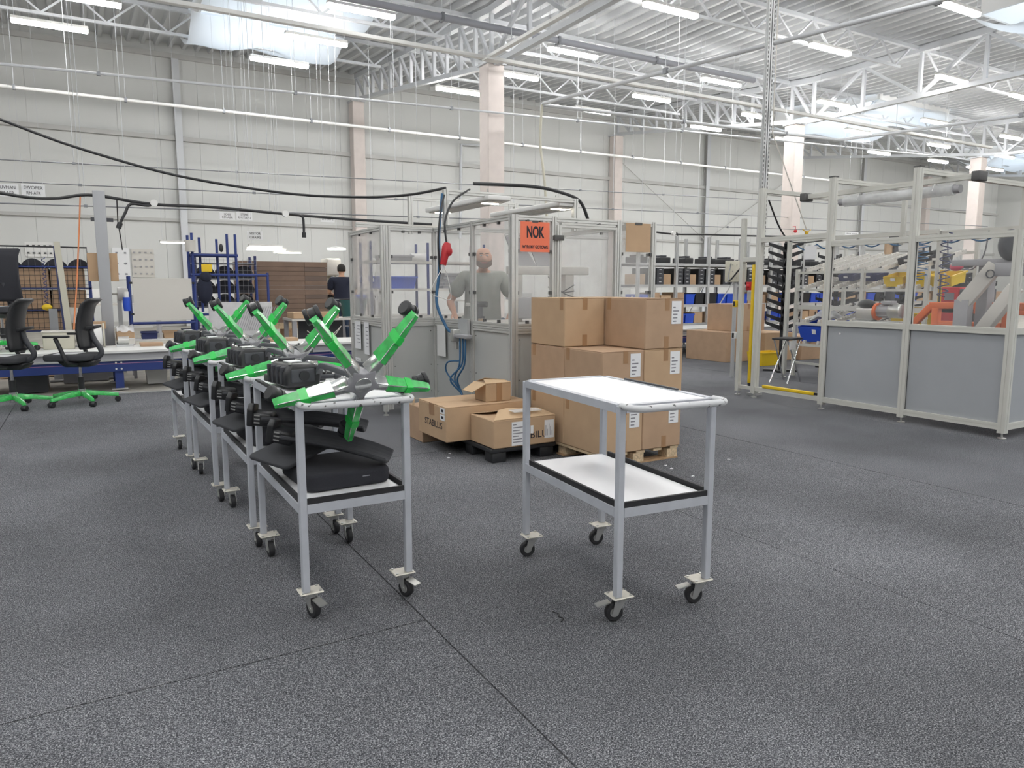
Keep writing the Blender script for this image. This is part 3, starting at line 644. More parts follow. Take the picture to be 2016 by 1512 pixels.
# ------------------------------------------------------------------ cartons
def carton(name, label, x0, x1, y0, y1, z0, z1, m='card', group=None, tape=(), lab=None, top=True, bev=.006, cat='box'):
    t = thing(name, label, cat, ((x0 + x1) / 2, (y0 + y1) / 2, z0), 0, group)
    hx, hy, h = (x1 - x0) / 2, (y1 - y0) / 2, z1 - z0
    MB().bx(-hx, hx, -hy, hy, 0, h - .004).build('body', m, t, bevel=bev, segs=1)
    if top:
        for s in (-1, 1): MB().bx(-hx + .003, hx - .003, min(s * .002, s * hy), max(s * .002, s * hy), h - .004, h).build('flap', m, t)
    for f, p in tape:                       # tape strips: on the front face at x=p, or the side face at y=p
        if f == 'x':
            MB().bx(p - .022, p + .022, -hy - .0015, -hy + .002, h - .09, h + .0005).build('tape', 'tape', t); MB().bx(p - .022, p + .022, -hy - .0015, -hy + .002, .0, .09).build('tape', 'tape', t)
        else:
            MB().bx(-hx - .0015, -hx + .002, p - .022, p + .022, h - .09, h + .0005).build('tape', 'tape', t)
    if lab:
        lx, lz, lw, lh = lab
        l = MB().bx(lx - lw / 2, lx + lw / 2, -hy - .0025, -hy - .001, lz - lh / 2, lz + lh / 2).build('shipping_label', 'paper', t)
        for k in range(5):
            ww = lw * (.25, .62, .45, .45, .36)[k]; zz = lz + lh * (.22 - .15 * k)
            MB().bx(lx - lw * .36, lx - lw * .36 + ww, -hy - .0032, -hy - .0024, zz - lh * .025, zz + lh * .025).build('barcode_line', 'inkgrey', l)
    return t
yF, xL, xM, xR, yM, yB = 4.08, 3.105, 3.487, 3.865, 4.557, 5.045
zs = (.098, .471, .845, 1.218)
dsc = {0: 'bottom', 1: 'middle', 2: 'top'}
for L in range(3):
    for (a, b, c, d, nm, pos) in ((xL, xM, yF, yM, 'front', 'enclosure side'), (xM, xR, yF, yM, 'front', 'aisle side'), (xL, xM, yM, yB, 'rear', 'enclosure side'), (xM, xR, yM, yB, 'rear', 'aisle side')):
        if L == 2 and nm == 'front' and a == xL: continue
        lab = (.11, .265, .095, .17) if nm == 'front' else None
        tp = [('x', .02), ('y', 0.19)] if nm == 'front' else [('y', .19), ('x', -.14)]
        if L == 2 and nm == 'rear': tp = [('x', .0), ('y', -.2)]
        j = .002
        carton('carton', 'large brown pallet carton, %s layer, %s row, %s' % (dsc[L], nm, pos), a + j, b - j, c + j, d - j, zs[L] + (.002 if L else 0), zs[L + 1] - .001, 'card' if (L + (a == xL)) % 2 else 'card2', 'cartons stacked on the wooden pallet', tp, lab)
t = thing('wooden_pallet', 'wooden pallet under the stack of large cartons', 'pallet', (3.48, 4.56, 0))
for (x, y) in ((-.02, -.42), (.31, -.42), (-.30, .05), (.02, .05), (.31, .05), (-.30, .42), (.02, .42), (.31, .42)):
    b = MB().bx(x - .05, x + .05, y - .05, y + .05, .012, .078).build('block', 'chipwood', t)
for y in (-.42, .05, .42): MB().bx(-.37, .37, y - .05, y + .05, 0, .012).build('bottom_board', 'woodlam', t)
for k in range(5): MB().bx(-.37 + .165 * k, -.29 + .165 * k, -.47, .47, .078, .096).build('deck_board', 'wood', t)
# cartons with the maker's lettering on the black pallet
t = thing('plastic_pallet', 'low black plastic pallet under the lettered cartons', 'pallet', (2.78, 5.02, 0))
MB().bx(-.27, .30, -.40, .40, .075, .108).build('deck', 'blackplastic', t, bevel=.006)
for (x, y) in ((-.2, -.33), (.22, -.33), (-.2, 0), (.22, 0), (-.2, .33), (.22, .33)): MB().bx(x - .06, x + .06, y - .06, y + .06, 0, .075).build('foot', 'blackplastic', t, bevel=.005)
s1 = carton('lettered_carton', 'wide sealed STABILUS carton overhanging the black pallet', 2.312, 3.06, 4.985, 5.52, .112, .385, 'card', 'lettered cartons')
text('STABILUS', .075, 'ink', 'lettering', s1, (-.3755, -.03, .115), (PI / 2, 0, -PI / 2), .33)
for k in range(2): MB().bx(-.3755, -.374, -.245, -.16, .165 + .052 * k, .21 + .052 * k).build('shipping_label', 'paper', s1); 
for k in range(2): MB().bx(-.3765, -.3755, -.225, -.185, .178 + .052 * k, .198 + .052 * k).build('barcode_line', 'ink', s1)
MB().bx(-.3755, -.373, -.05, .05, .18, .274).build('tape', 'tape', s1)
s2 = carton('lettered_carton', 'half open lettered carton with a lifted flap and delivery papers', 2.517, 3.06, 4.60, 4.975, .112, .328, 'card', 'lettered cartons', top=False)
MB().prism([(-.27, -.186, .213), (.27, -.186, .213), (.26, .02, .232), (-.05, .0, .262), (-.14, -.02, .255)], (0, 0, .004)).build('flap', 'cardedge', s2)
MB().prism([(-.27, .186, .213), (.27, .186, .213), (.26, .03, .240), (-.2, .06, .235)], (0, 0, .004)).build('flap', 'cardedge', s2)
MB().bx(-.08, .16, -.15, -.06, .262, .266, Matrix.Rotation(.05, 4, 'X')).build('packing_slip', 'wrap', s2)
text('STABILUS', .075, 'ink', 'lettering', s2, (.07, -.1890, .075), (PI / 2, 0, 0), .33)
l = MB().bx(-.12, .03, -.1905, -.1885, .01, .19).build('delivery_label', 'paper', s2)
for k in range(7): MB().bx(-.11, -.11 + (.03, .09, .06, .11, .05, .08, .1)[k], -.1912, -.1904, .165 - .022 * k, .172 - .022 * k).build('printed_line', 'inkgrey', l)
l = MB().bx(.17, .255, -.1905, -.1885, .04, .18).build('delivery_label', 'paper', s2)
for k in range(5): MB().bx(.18 + .014 * k, .184 + .014 * k, -.1912, -.1904, .06, .06 + (.08, .05, .09, .07, .04)[k]).build('printed_line', 'inkgrey', l)
MB().bx(.045, .07, -.1905, -.1885, .09, .15).build('shipping_label', 'paper', s2)
s3 = carton('small_carton', 'small opened carton sitting on the wide lettered carton', 2.70, 2.93, 5.06, 5.26, .386, .535, 'card', None, top=False)
MB().bx(-.02, .03, -.1015, -.098, .0, .149).build('tape', 'tape', s3)
MB().prism([(-.115, -.10, .147), (-.115, .10, .147), (-.23, .09, .085), (-.23, -.08, .085)], (0, 0, .004)).build('flap', 'cardedge', s3)
MB().prism([(-.115, -.10, .147), (.115, -.10, .147), (.10, -.02, .158), (-.09, -.01, .17)], (0, 0, .004)).build('flap', 'cardedge', s3); MB().prism([(-.1, .10, .147), (.115, .10, .147), (.1, .0, .16), (-.06, .03, .178)], (0, 0, .004)).build('flap', 'cardedge', s3)
s0 = carton('lettered_carton', 'opened carton peeking out behind the wide lettered carton', 2.36, 2.70, 5.56, 5.86, .0, .30, 'card2', 'lettered cartons', top=False)
MB().prism([(-.17, .02, .29), (-.17, .07, .29), (-.16, .06, .36), (-.16, .03, .36)], (.004, 0, 0)).build('flap', 'cardedge', s0)
# ------------------------------------------------------------------ guarded machine cell beside the aisle
GX, GY = 6.75, 3.2
e2 = thing('machine_cell', 'pale framed machine cell with grey lower panels and clear upper panes', 'enclosure', (GX, GY, 0))
def G(x, y, z): return (x - GX, y - GY, z)
GP = [(6.75, 3.2), (6.75, 4.105), (6.75, 5.0)]
ZB, ZS, ZT = .105, .925, 1.775
S6 = .062
for i, (x, y, top) in enumerate(((6.75, 3.2, ZT), (6.75, 4.105, 2.40), (6.75, 5.0, 2.42), (6.78, 5.945, 2.42), (6.78, 6.20, 2.1), (8.75, 3.2, ZT), (8.75, 5.0, 1.95), (8.70, 7.10, 1.95), (8.2, 3.2, 2.40))):
    FR('post', G(x, y, .05), G(x, y, top), S6 if i < 4 else .05, e2, 'creamframe')
    MB().cyl(G(x, y, 0), G(x, y, .06), .009, 8).cyl(G(x, y, 0), G(x, y, .008), .035, 14).build('foot', 'zinc', e2)
    if i in (1, 2): MB().bx(x - GX - .034, x - GX + .034, y - GY - .034, y - GY + .034, top, top + .012).build('cap', 'aludark', e2)
for (ya, yb) in ((3.2, 4.105), (4.105, 5.0)):
    a, b = ya + .032, yb - .032
    for nm, z in (('bottom_rail', ZB), ('sill_rail', ZS), ('top_rail', ZT - .03)): FR(nm, G(6.75, a, z), G(6.75, b, z), .055, e2, 'creamframe')
    MB().bx(-.004, .004, a - GY, b - GY, ZB + .028, ZS - .028).build('lower_panel', 'panelblue', e2)
    MB().bx(-.003, .003, a - GY, b - GY, ZS + .028, ZT - .058).build('pane', 'plexi_mid', e2)
    for q in ((a + .004, ZB + .028, ZS - .028), (a + .004, ZS + .028, ZT - .058)): boxobj('gasket', -.008, .0, b - GY - .006, b - GY, q[1], q[2], 'aludark', e2)
MB().cyl((-.006, 1.62, .82), (-.012, 1.62, .82), .010, 10).build('stud', 'white', e2)
for nm, z in (('bottom_rail', ZB), ('sill_rail', ZS), ('top_rail', ZT - .03)): FR(nm, G(6.785, 3.2, z), G(8.72, 3.2, z), .055, e2, 'creamframe')
MB().bx(.04, 1.97, -.004, .004, ZB + .028, ZS - .028).build('lower_panel', 'panelblue', e2); MB().bx(.04, 1.97, -.003, .003, ZS + .028, ZT - .058).build('pane', 'plexi_mid', e2)
FR('bottom_rail', G(6.765, 5.035, ZB), G(6.775, 5.91, ZB), .05, e2, 'creamframe'); FR('bottom_rail', G(6.78, 5.98, ZB), G(6.78, 6.17, ZB), .04, e2, 'creamframe')
FR('head_rail', G(6.765, 5.035, ZT + .06), G(6.775, 5.91, ZT + .06), .055, e2, 'creamframe'); FR('head_rail', G(6.78, 5.98, 1.62), G(6.78, 6.2, 1.62), .05, e2, 'creamframe')
FR('gantry_beam', G(6.75, 5.0, 2.39), G(8.0, 5.0, 2.39), .05, e2, 'creamframe'); FR('gantry_beam', G(6.75, 4.105, 2.37), G(8.75, 4.105, 2.37), .05, e2, 'creamframe')
FR('gantry_beam', G(6.78, 5.945, 2.39), G(8.2, 5.945, 2.39), .045, e2, 'creamframe'); FR('gantry_post', G(8.0, 5.0, ZT), G(8.0, 5.0, 2.39), .045, e2, 'creamframe'); FR('gantry_post', G(8.7, 4.105, ZS), G(8.7, 4.105, 2.35), .05, e2, 'creamframe')
FR('lamp_beam', G(7.2, 3.84, 2.32), G(7.2, 5.65, 2.32), .05, e2, 'creamframe')
for y in (3.80, 5.68): MB().bx(.38, .52, y - GY - .04, y - GY + .04, -.05 + 2.32, 2.36).build('beam_end', 'aludark', e2, bevel=.01)
FR('rear_rail', G(8.75, 3.2, 1.93), G(8.75, 5.0, 1.93), .05, e2, 'creamframe'); FR('rear_rail', G(8.75, 5.0, 1.95), G(8.72, 7.05, 1.95), .05, e2, 'creamframe')
# yellow safety light curtains
for n, (x, y, z0, z1) in enumerate(((6.80, 6.03, .16, 1.56), (6.80, 5.055, .14, 1.52), (8.72, 4.93, .5, 1.50))):
    t = thing('light_curtain', ('yellow light curtain bar at the free end of the cell opening', 'yellow light curtain bar on the post next to the grey panels', 'yellow light curtain bar deep inside the machine cell')[n], 'light curtain', (x, y, z0), 0, 'yellow light curtains')
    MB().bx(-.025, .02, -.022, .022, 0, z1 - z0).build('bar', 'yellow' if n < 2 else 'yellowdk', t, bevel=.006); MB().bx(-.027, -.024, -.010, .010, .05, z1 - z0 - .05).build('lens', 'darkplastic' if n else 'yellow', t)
    MB().bx(-.02, .015, -.018, .018, -.04, 0).build('end_cap', 'blackplastic', t); MB().bx(-.01, .03, -.03, .03, z1 - z0 - .06, z1 - z0 - .04).build('bracket', 'galv', t)
t = thing('light_curtain', 'yellow bar lying along the bottom rail of the cell opening', 'light curtain', (6.76, 5.45, ZB + .027), 0, 'yellow light curtains')
MB().bx(-.018, .018, -.35, .35, 0, .035).build('bar', 'yellow', t, bevel=.005); MB().bx(-.012, .012, -.39, -.35, .004, .03).build('end_cap', 'blackplastic', t)
# tube lamp under the beam
t = thing('tube_lamp', 'unlit tube lamp in a clear sleeve slung under the cell beam', 'lamp', (7.2, 4.6, 2.22))
MB().cyl((0, -.58, 0), (0, .58, 0), .055, 16).build('sleeve', 'wrap', t); MB().cyl((0, -.56, .01), (0, .56, .01), .018, 10).build('tube', 'white', t); MB().bx(-.03, .03, -.57, .57, .02, .05).build('reflector', 'galv', t)
for y in (-.4, .4): MB().tube([(-.058, y, 0), (0, y, .11), (.058, y, 0)], .004, 5).build('strap', 'white', t)
for s in (-1, 1): MB().cyl((0, s * .58, 0), (0, s * .64, 0), .04, 12).build('end_cap', 'machinegrey', t)
# contents of the cell
t = thing('welding_machine', 'orange welded machine frame inside the cell', 'machine', (7.5, 4.0, 0))
for a, b in (((0, .55, .86), (0, .33, 1.10)), ((0, .34, 1.11), (0, .02, 1.12)), ((0, .02, 1.12), (0, -.75, 1.12)), ((0, -.75, 1.12), (.7, -.75, 1.10))): MB().bar(a, b, .06, .07).build('rail', 'orange', t, bevel=.008)
for y in (.27, -.40): MB().bx(-.035, .035, y - .035, y + .035, .0, 1.09).build('upright', 'orange', t, bevel=.008)
MB().bx(-.03, .03, -.36, .24, .90, .96).build('cross_bar', 'orange', t, bevel=.006); MB().bx(.5, .56, -.6, .6, 1.02, 1.08).build('cross_bar', 'orange', t, bevel=.006)
for y in (-.55, .55): MB().bx(.5, .56, y - .03, y + .03, 0, 1.02).build('upright', 'orange', t, bevel=.006)
MB().bx(-.05, .6, -.7, .6, .80, .84).build('table_plate', 'darkplastic', t)
t = thing('robot_gantry', 'heavy light grey welded beam stand beside the orange frame', 'machine', (7.25, 3.75, 0))
MB().bx(-.05, .05, .06, .19, 0, 1.18).build('column', 'machinegrey', t, bevel=.004); MB().bx(.12, .25, -.02, .08, 0, 1.50).build('column', 'machinegrey', t, bevel=.004)
MB().bar((0, .125, 1.15), (.05, -.11, 1.50), .10, .13).build('boom', 'offwhite', t, bevel=.004); MB().bar((.0, .0, .80), (.0, -.32, 1.30), .10, .11).build('brace', 'offwhite', t, bevel=.004)
MB().bx(.05, .16, -.45, .30, 1.50, 1.56).build('cross_beam', 'machinegrey', t, bevel=.004); MB().bx(.0, .14, -.40, -.12, 1.40, 1.52).build('head_plate', 'machinegrey', t, bevel=.006)
MB().ball((.05, -.22, 1.68), .13, (.7, .8, 1.1)).build('tool_head', 'darkplastic', t); MB().tube(arc((-.02, -.10, 1.42), .035, 0, 2 * PI, 14, (0, 1, 0), (0, 0, 1)), .006, 6).build('ring', 'darkplastic', t)
t = thing('electric_motor', 'grey electric motor with a domed black gearbox in the cell', 'motor', (7.55, 4.78, .93))
MB().cyl((0, -.12, .11), (0, .02, .11), .075, 20).build('fan_cover', 'zinc', t, bevel=.006); MB().cyl((0, .02, .11), (0, .15, .11), .065, 20).build('stator', 'machinegrey', t)
for k in range(8):
    a = k * PI / 4; MB().bar((.066 * math.cos(a), .02, .11 + .066 * math.sin(a)), (.066 * math.cos(a), .15, .11 + .066 * math.sin(a)), .006, .018).build('cooling_fin', 'machinegrey', t)
MB().cyl((0, .15, .10), (0, .18, .10), .095, 22).build('flange', 'orange', t); MB().ball((0, .30, .18), .10, (.7, 1.0, .55)).build('gearbox_cover', 'blackplastic', t); MB().bx(-.06, .06, .18, .40, 0, .14).build('gearbox', 'zinc', t, bevel=.02); MB().bx(-.05, .05, -.02, .1, .18, .22).build('terminal_box', 'machinegrey', t, bevel=.006)
MB().bx(-.08, .08, -.14, .42, -.02, 0.0).build('base_plate', 'panelgrey', t); MB().bx(-.12, -.04, -.06, .3, -.93, -.02).build('pedestal', 'machinegrey', t)
t = thing('welding_unit', 'dark red welding power unit standing in the cell', 'machine', (8.1, 4.50, 0)); MB().bx(-.1, .1, -.16, .02, 0, 1.30).build('case', 'red', t, bevel=.01); MB().bx(-.1, .3, -.34, -.17, 0, 1.28).build('side_case', 'darkplastic', t, bevel=.01)
MB().bx(-.106, -.1, -.12, -.02, 1.16, 1.24).build('display', 'inkgrey', t)
# coiled air hoses
def coil(name, label, x, y, z0, z1, m, turns=9, r=.05):
    pts = [(r * math.cos(k * .7), r * math.sin(k * .7), (z1 - z0) * k / (turns * 9)) for k in range(turns * 9 + 1)]
    return one(MB().tube(pts, .006, 5), name, m, label, 'hose', (x, y, z0))
coil('coiled_hose', 'dark coiled air hose hanging beside the middle cell post', 7.6, 4.28, 1.20, 1.85, 'darkblue'); coil('coiled_hose', 'blue green coiled air hose in front of the yellow bins', 7.75, 4.62, 1.38, 1.80, 'bluehose', 7, .07)
t = thing('hose_festoon', 'blue air hose looped along the rear cell rail', 'hose', (8.72, 5.0, 1.88))
pts = []
for k in range(61): pts.append((0, 2.0 - k * .055, -.07 * abs(math.sin(k * PI / 6))))
MB().tube(pts, .010, 6).build('tube', 'bluehose', t)
t = thing('plug_lead', 'faded red plug on a sagging lead seen through the cell pane', 'plug', (8.4, 4.62, 1.5)); MB().tube(spline([(0, .10, .35), (0, .08, .15), (0, .02, .05)], 5), .008, 6).build('lead', 'galvdark', t); MB().ball((0, -.02, .02), .055, (.7, 1.4, .8)).build('plug_body', 'magenta', t); MB().tube(spline([(0, -.08, 0), (0, -.2, .0), (0, -.3, .15), (0, -.33, .4)], 5), .008, 6).build('lead', 'galvdark', t)
# perforated riser strut
t = thing('riser_strut', 'tall perforated galvanised strut rising from the cell to the roof', 'strut', (6.93, 6.07, 0)); PZ = 8.0
for s in (-1, 1): FR('channel', (s * .028, 0, .03), (s * .028, 0, PZ), .038, t, 'galv')
MB().bx(-.055, .055, .018, .024, .03, PZ).build('back_plate', 'galv', t); MB().bx(-.08, .08, -.05, .05, 0, .03).build('base_plate', 'galv', t)
hole = MB().bx(-.006, .006, -.0008, .0008, -.014, .014).data('slot', 'aludark')
for s in (-1, 1):
    for k in range(130): put('slot', hole, t, (s * .040, -.0192, 1.45 + .05 * k))
# ------------------------------------------------------------------ roller flow rack and what it holds
RX0, RX1, RY0, RY1 = 8.80, 9.85, 5.15, 7.02
t = rack = thing('flow_rack', 'flow rack with sloping white roller tracks behind the cell opening', 'rack', (9.3, 6.0, 0))
for (x, y) in ((RX0, RY0), (RX0, RY1), (RX1, RY0), (RX1, RY1), (RX0, 6.0), (RX1, 6.0)): FR('upright', (x - 9.3, y - 6, .03), (x - 9.3, y - 6, 1.95 if x == RX1 else 1.55), .045, t, 'creamframe')
trk = MB().bx(0, 1.06, -.02, .02, -.030, .004)
for k in range(19): trk.cyl((.03 + k * .056, -.018, .010), (.03 + k * .056, .018, .010), .018, 7)
trk = trk.data('roller_track', 'offwhite')
for z in (1.50, 1.26, .48, .78):
    FR('beam', (RX0 - 9.3, RY0 - 6, z), (RX0 - 9.3, RY1 - 6, z), .035, t, 'creamframe'); FR('beam', (RX1 - 9.3, RY0 - 6, z + .24), (RX1 - 9.3, RY1 - 6, z + .24), .035, t, 'creamframe')
    for k in range(8): put('roller_track', trk, t, (RX0 - 9.3, RY0 - 6 + .14 + k * .225, z + .035), (0, -math.atan2(.24, 1.1), 0))
for z in (1.03, 1.0, .22): FR('tie_bar', (RX0 - 9.3, RY0 - 6, z), (RX0 - 9.3, RY1 - 6, z), .03, t, 'creamframe')
def tray(mb, w_, d, h, th=.006, taper=.9):
    o = [(-w_ * taper, -d * taper, 0), (w_ * taper, -d * taper, 0), (w_ * taper, d * taper, 0), (-w_ * taper, d * taper, 0)]; p = [(-w_, -d, h), (w_, -d, h), (w_, d, h), (-w_, d, h)]
    q = [(-w_ + th, -d + th, h), (w_ - th, -d + th, h), (w_ - th, d - th, h), (-w_ + th, d - th, h)]; r = [(x * (1 - th / w_), y * (1 - th / d), th) for x, y, z in o]
    fs = [(3, 2, 1, 0)]
    for a, b in ((0, 4), (4, 8), (8, 12)): fs += [(a + i, a + (i + 1) % 4, b + (i + 1) % 4, b + i) for i in range(4)]
    fs.append((12, 13, 14, 15)); return mb.add(o + p + q + r, fs)
BINS = {}
def sbin(label, x, y, z, w_, d, h, m, rz=0, group=None, tilt=0., name='storage_bin', tagc='paper'):
    t = thing(name, label, 'bin', (x, y, z), rz, group); t.rotation_euler.y = tilt
    tray(MB(), w_, d, h).build('shell', m, t); tray_l = MB()
    MB().bx(-w_ - .012, w_ + .012, -d - .012, -d, h - .02, h).build('rim', m, t)
    if tagc: MB().bx(-w_ - .001, -w_ * .96, -.03, .03, h * .55, h * .85).build('tag_card', tagc, t)
    return t
sl = -math.atan2(.24, 1.1)
for k, y in enumerate((5.12, 5.42, 5.72)): sbin('yellow storage bin on the upper slope of the flow rack', 9.02, y - .1, 1.335, .16, .13, .13, 'yellow', 0, 'yellow bins on the flow rack', sl)
for k, y in enumerate((5.18, 5.5)): sbin('yellow storage bin on the lower slope of the flow rack', 9.05, y, .87, .17, .14, .14, 'yellow', 0, 'lower yellow bins on the flow rack', sl)
sbin('blue storage bin under a crumpled clear bag on the flow rack', 9.06, 6.70, .575, .24, .26, .22, 'bluebin', 0, None, sl)
one(MB().grid(lambda u, v: (-.2 + .4 * u, -.22 + .44 * v, .05 + .10 * math.sin(PI * u) * math.sin(PI * v) + .02 * math.sin(9 * u + 5 * v) + .015 * math.cos(13 * v - 6 * u)), 14, 14), 'plastic_bag', 'wrap', 'crumpled clear plastic bag over the blue bin of the flow rack', 'bag', (9.06, 6.70, .81))
for k, (y, z, m, w_) in enumerate(((5.25, 1.56, 'darkplastic', .10), (5.6, 1.56, 'darkplastic', .12), (6.1, 1.36, 'darkblue', .14), (6.45, 1.36, 'darkblue', .12), (6.3, .62, 'blackplastic', .15))):
    sbin(('black parts tray on the top slope of the flow rack', 'wide black parts tray on the top slope of the flow rack', 'dark blue bin on the second slope of the flow rack', 'small dark blue bin on the second slope of the flow rack', 'black bin on the bottom slope of the flow rack')[k], 9.2, y, z + .04, w_, .12, .09, m, 0, None, sl)
# chair-frame trees: black poles with rising V arms
def frame_tree(x, y, z0, z1, n, label, w_=.36):
    t = thing('frame_tree', label, 'stand', (x, y, 0), -.88)
    MB().bx(-.03, .03, -.03, .03, 0, z1).build('pole', 'blackplastic', t); MB().bx(-.25, .25, -.05, .05, 0, .03).bx(-.05, .05, -.25, .25, 0, .03).build('foot', 'blackplastic', t)
    am = MB()
    for s in (-1, 1):
        am.prism([(0, -.025, -.035), (s * w_, -.025, .075), (s * w_, -.025, .115), (s * .05, -.025, .055), (0, -.025, .035)], (0, .05, 0)); am.bx(min(s * w_, s * w_ * .95), max(s * w_, s * w_ * .95), -.02, .02, .1, .15)
    am.prism([(-.02, 0, -.02), (-.02, -.28, .08), (-.02, -.28, .11), (-.02, 0, .03)], (.04, 0, 0)); am = am.data('arm_set', 'blackplastic')
    for k in range(n): put('chair_arm_frame', am, t, (0, 0, z0 + (z1 - z0 - .1) * k / (n - 1)), (0, 0, .08 * (k % 3 - 1)))
frame_tree(9.25, 7.62, .66, 1.96, 11, 'tall stack of black arm frames on a pole beside the flow rack', .25); frame_tree(10.4, 7.55, .62, 1.80, 9, 'second stack of black arm frames behind the flow rack', .3)
# folding stand at the cell opening
t = thing('folding_stand', 'small folding stand with black top and crossed chrome legs', 'stand', (8.25, 6.7, 0), .2)
slab(.20, .13, .012, .03).build('top', 'blackplastic', t, bevel=.006).location = (0, 0, .60)
for y in (-.14, .14):
    for s in (-1, 1): MB().cyl((-.19 * s, y * .9, .0), (.17 * s, y * .7, .585), .010, 8).build('leg', 'chrome', t)
MB().bx(-.16, .02, -.12, -.115, .46, .58).build('paper_sheet', 'wrap', t)
# switch box and sensor on the cell end post
t = thing('junction_box', 'pale perforated junction box on the far side of the cell opening', 'box', (8.07, 7.5, 1.37)); MB().bx(-.17, .17, -.05, .05, 0, .30).build('case', 'beige', t, bevel=.008); MB().bx(-.02, .02, -.02, .02, -1.37, 0).build('post', 'galv', t)
for i in range(4):
    for j in range(3): MB().bx(-.12 + .08 * i - .006, -.12 + .08 * i + .006, -.053, -.05, .06 + .09 * j - .006, .06 + .09 * j + .006).build('vent_hole', 'inkgrey', t)
t = thing('door_switch', 'yellow and black safety switch on the cell end post', 'switch', (6.76, 6.235, 1.06)); MB().bx(-.03, .03, 0, .05, 0, .08).build('case', 'yellow', t, bevel=.004); MB().bx(-.034, -.03, .01, .04, .01, .07).build('face', 'blackplastic', t)
t = thing('door_switch', 'white and black sensor low on the cell end post', 'switch', (6.76, 6.235, .68)); MB().bx(-.03, .03, 0, .05, 0, .08).build('case', 'white', t, bevel=.004); MB().bx(-.034, -.03, .01, .04, .01, .07).build('face', 'blackplastic', t)
t = thing('stop_button', 'red emergency stop box on the cell end post', 'switch', (6.84, 6.12, 1.26)); MB().bx(-.04, .03, -.04, .04, 0, .10).build('case', 'red', t, bevel=.01); MB().ball((-.045, 0, .05), .022).build('button', 'red', t); MB().bx(-.02, .02, -.03, .03, -.12, -.01).build('mount', 'galv', t)
# floor cartons and yellow bin by the cell
carton('floor_carton', 'big plain carton on the carpet at the end of the white conveyor', 9.49, 10.15, 8.97, 9.95, 0, .52, 'card2', 'plain floor cartons', [])
carton('floor_carton', 'big plain carton on the carpet with the tape strip, upper of the pair', 9.80, 10.55, 9.08, 9.75, .522, 1.0, 'card2', 'plain floor cartons', [('x', -.05)])
carton('floor_carton', 'plain carton on the carpet behind the folding stand', 10.2, 10.93, 8.75, 9.5, 0, .50, 'card', 'plain floor cartons', []); carton('floor_carton', 'low plain carton on the carpet near the black arm frames', 10.98, 11.7, 8.6, 9.3, 0, .42, 'card2', 'plain floor cartons', [])
sbin('bright yellow bin lying on the carpet beside the plain cartons', 9.85, 8.42, 0, .28, .16, .22, 'yellow', 0, None)

# more parts stored on the flow rack
for k, (y, z) in enumerate(((5.3, .60), (5.75, .60), (6.2, .90), (6.55, .90), (5.95, .90), (6.75, 1.37), (5.45, 1.63))):
    t = thing('black_casting', 'black chair casting lying on the roller tracks of the flow rack', 'casting', (9.25, y, z + .06), .4 * k, 'black castings on the flow rack')
    MB().prism([(-.16, -.03, 0), (.16, -.03, .03), (.16, -.03, .06), (0, -.03, .05), (-.16, -.03, .09)], (0, .06, 0)).build('rail', 'blackplastic', t, bevel=.008); MB().bx(-.04, .04, -.14, .14, .02, .06).build('cross_rail', 'blackplastic', t, bevel=.008)
    for q in (-.12, .12): MB().cyl((0, q, .05), (0, q, .12), .014, 8).build('pin', 'darkplastic', t)
# ------------------------------------------------------------------ long conveyor table along the back of the carpet
CY0, CY1, CZ = 10.42, 11.40, .50
cv = thing('conveyor_table', 'long low conveyor table with white top boards and dark blue beams', 'conveyor', (3.0, 10.9, 0))
x = -5.0
while x < 11.4:
    MB().bx(x - 3 + .004, x - 3 + 1.996, CY0 - 10.9, CY1 - 10.9, CZ - .03, CZ).build('top_board', 'white', cv)
    MB().bx(x - 3, x - 3 + 2, CY0 - 10.9 + .03, CY0 - 10.9 + .05, .385, CZ - .03).build('side_panel', 'machinegrey', cv)
    for s, y in ((1, CY0 - 10.9 + .02), (-1, CY1 - 10.9 - .06)): MB().bx(x - 3 + .002, x - 3 + 1.998, y, y + .04, .235, .385).build('side_beam', 'blue', cv, bevel=.004, segs=1)
    MB().bx(x - 3, x - 3 + 2, CY0 - 10.9 - .004, CY0 - 10.9 + .03, .372, .392).build('edge_rail', 'galv', cv)
    MB().bx(x - 3, x - 3 + 2, CY0 - 10.9 + .016, CY0 - 10.9 + .0205, .335, .339).build('pink_cord', 'pinkline', cv)
    x += 2.0
for x in (-4.2, -1.95, .29, 2.6, 4.9, 7.2, 9.5, 10.9):
    for y in (CY0 - 10.9 + .08, CY1 - 10.9 - .1):
        MB().bx(x - 3 - .05, x - 3 + .05, y - .04, y + .04, .02, .24).build('leg', 'blue', cv, bevel=.004, segs=1); MB().bx(x - 3 - .09, x - 3 + .09, y - .05, y + .05, 0, .02).build('foot_plate', 'zinc', cv)
    for i in (-.03, .03):
        for j in (.27, .35): MB().cyl((x - 3 + i, CY0 - 10.9 + .02, j), (x - 3 + i, CY0 - 10.9 + .012, j), .012, 8).build('bolt', 'white', cv)
MB().bx(-3.9, -3.5, -.2, .25, 0, .24).build('drive_box', 'darkplastic', cv)
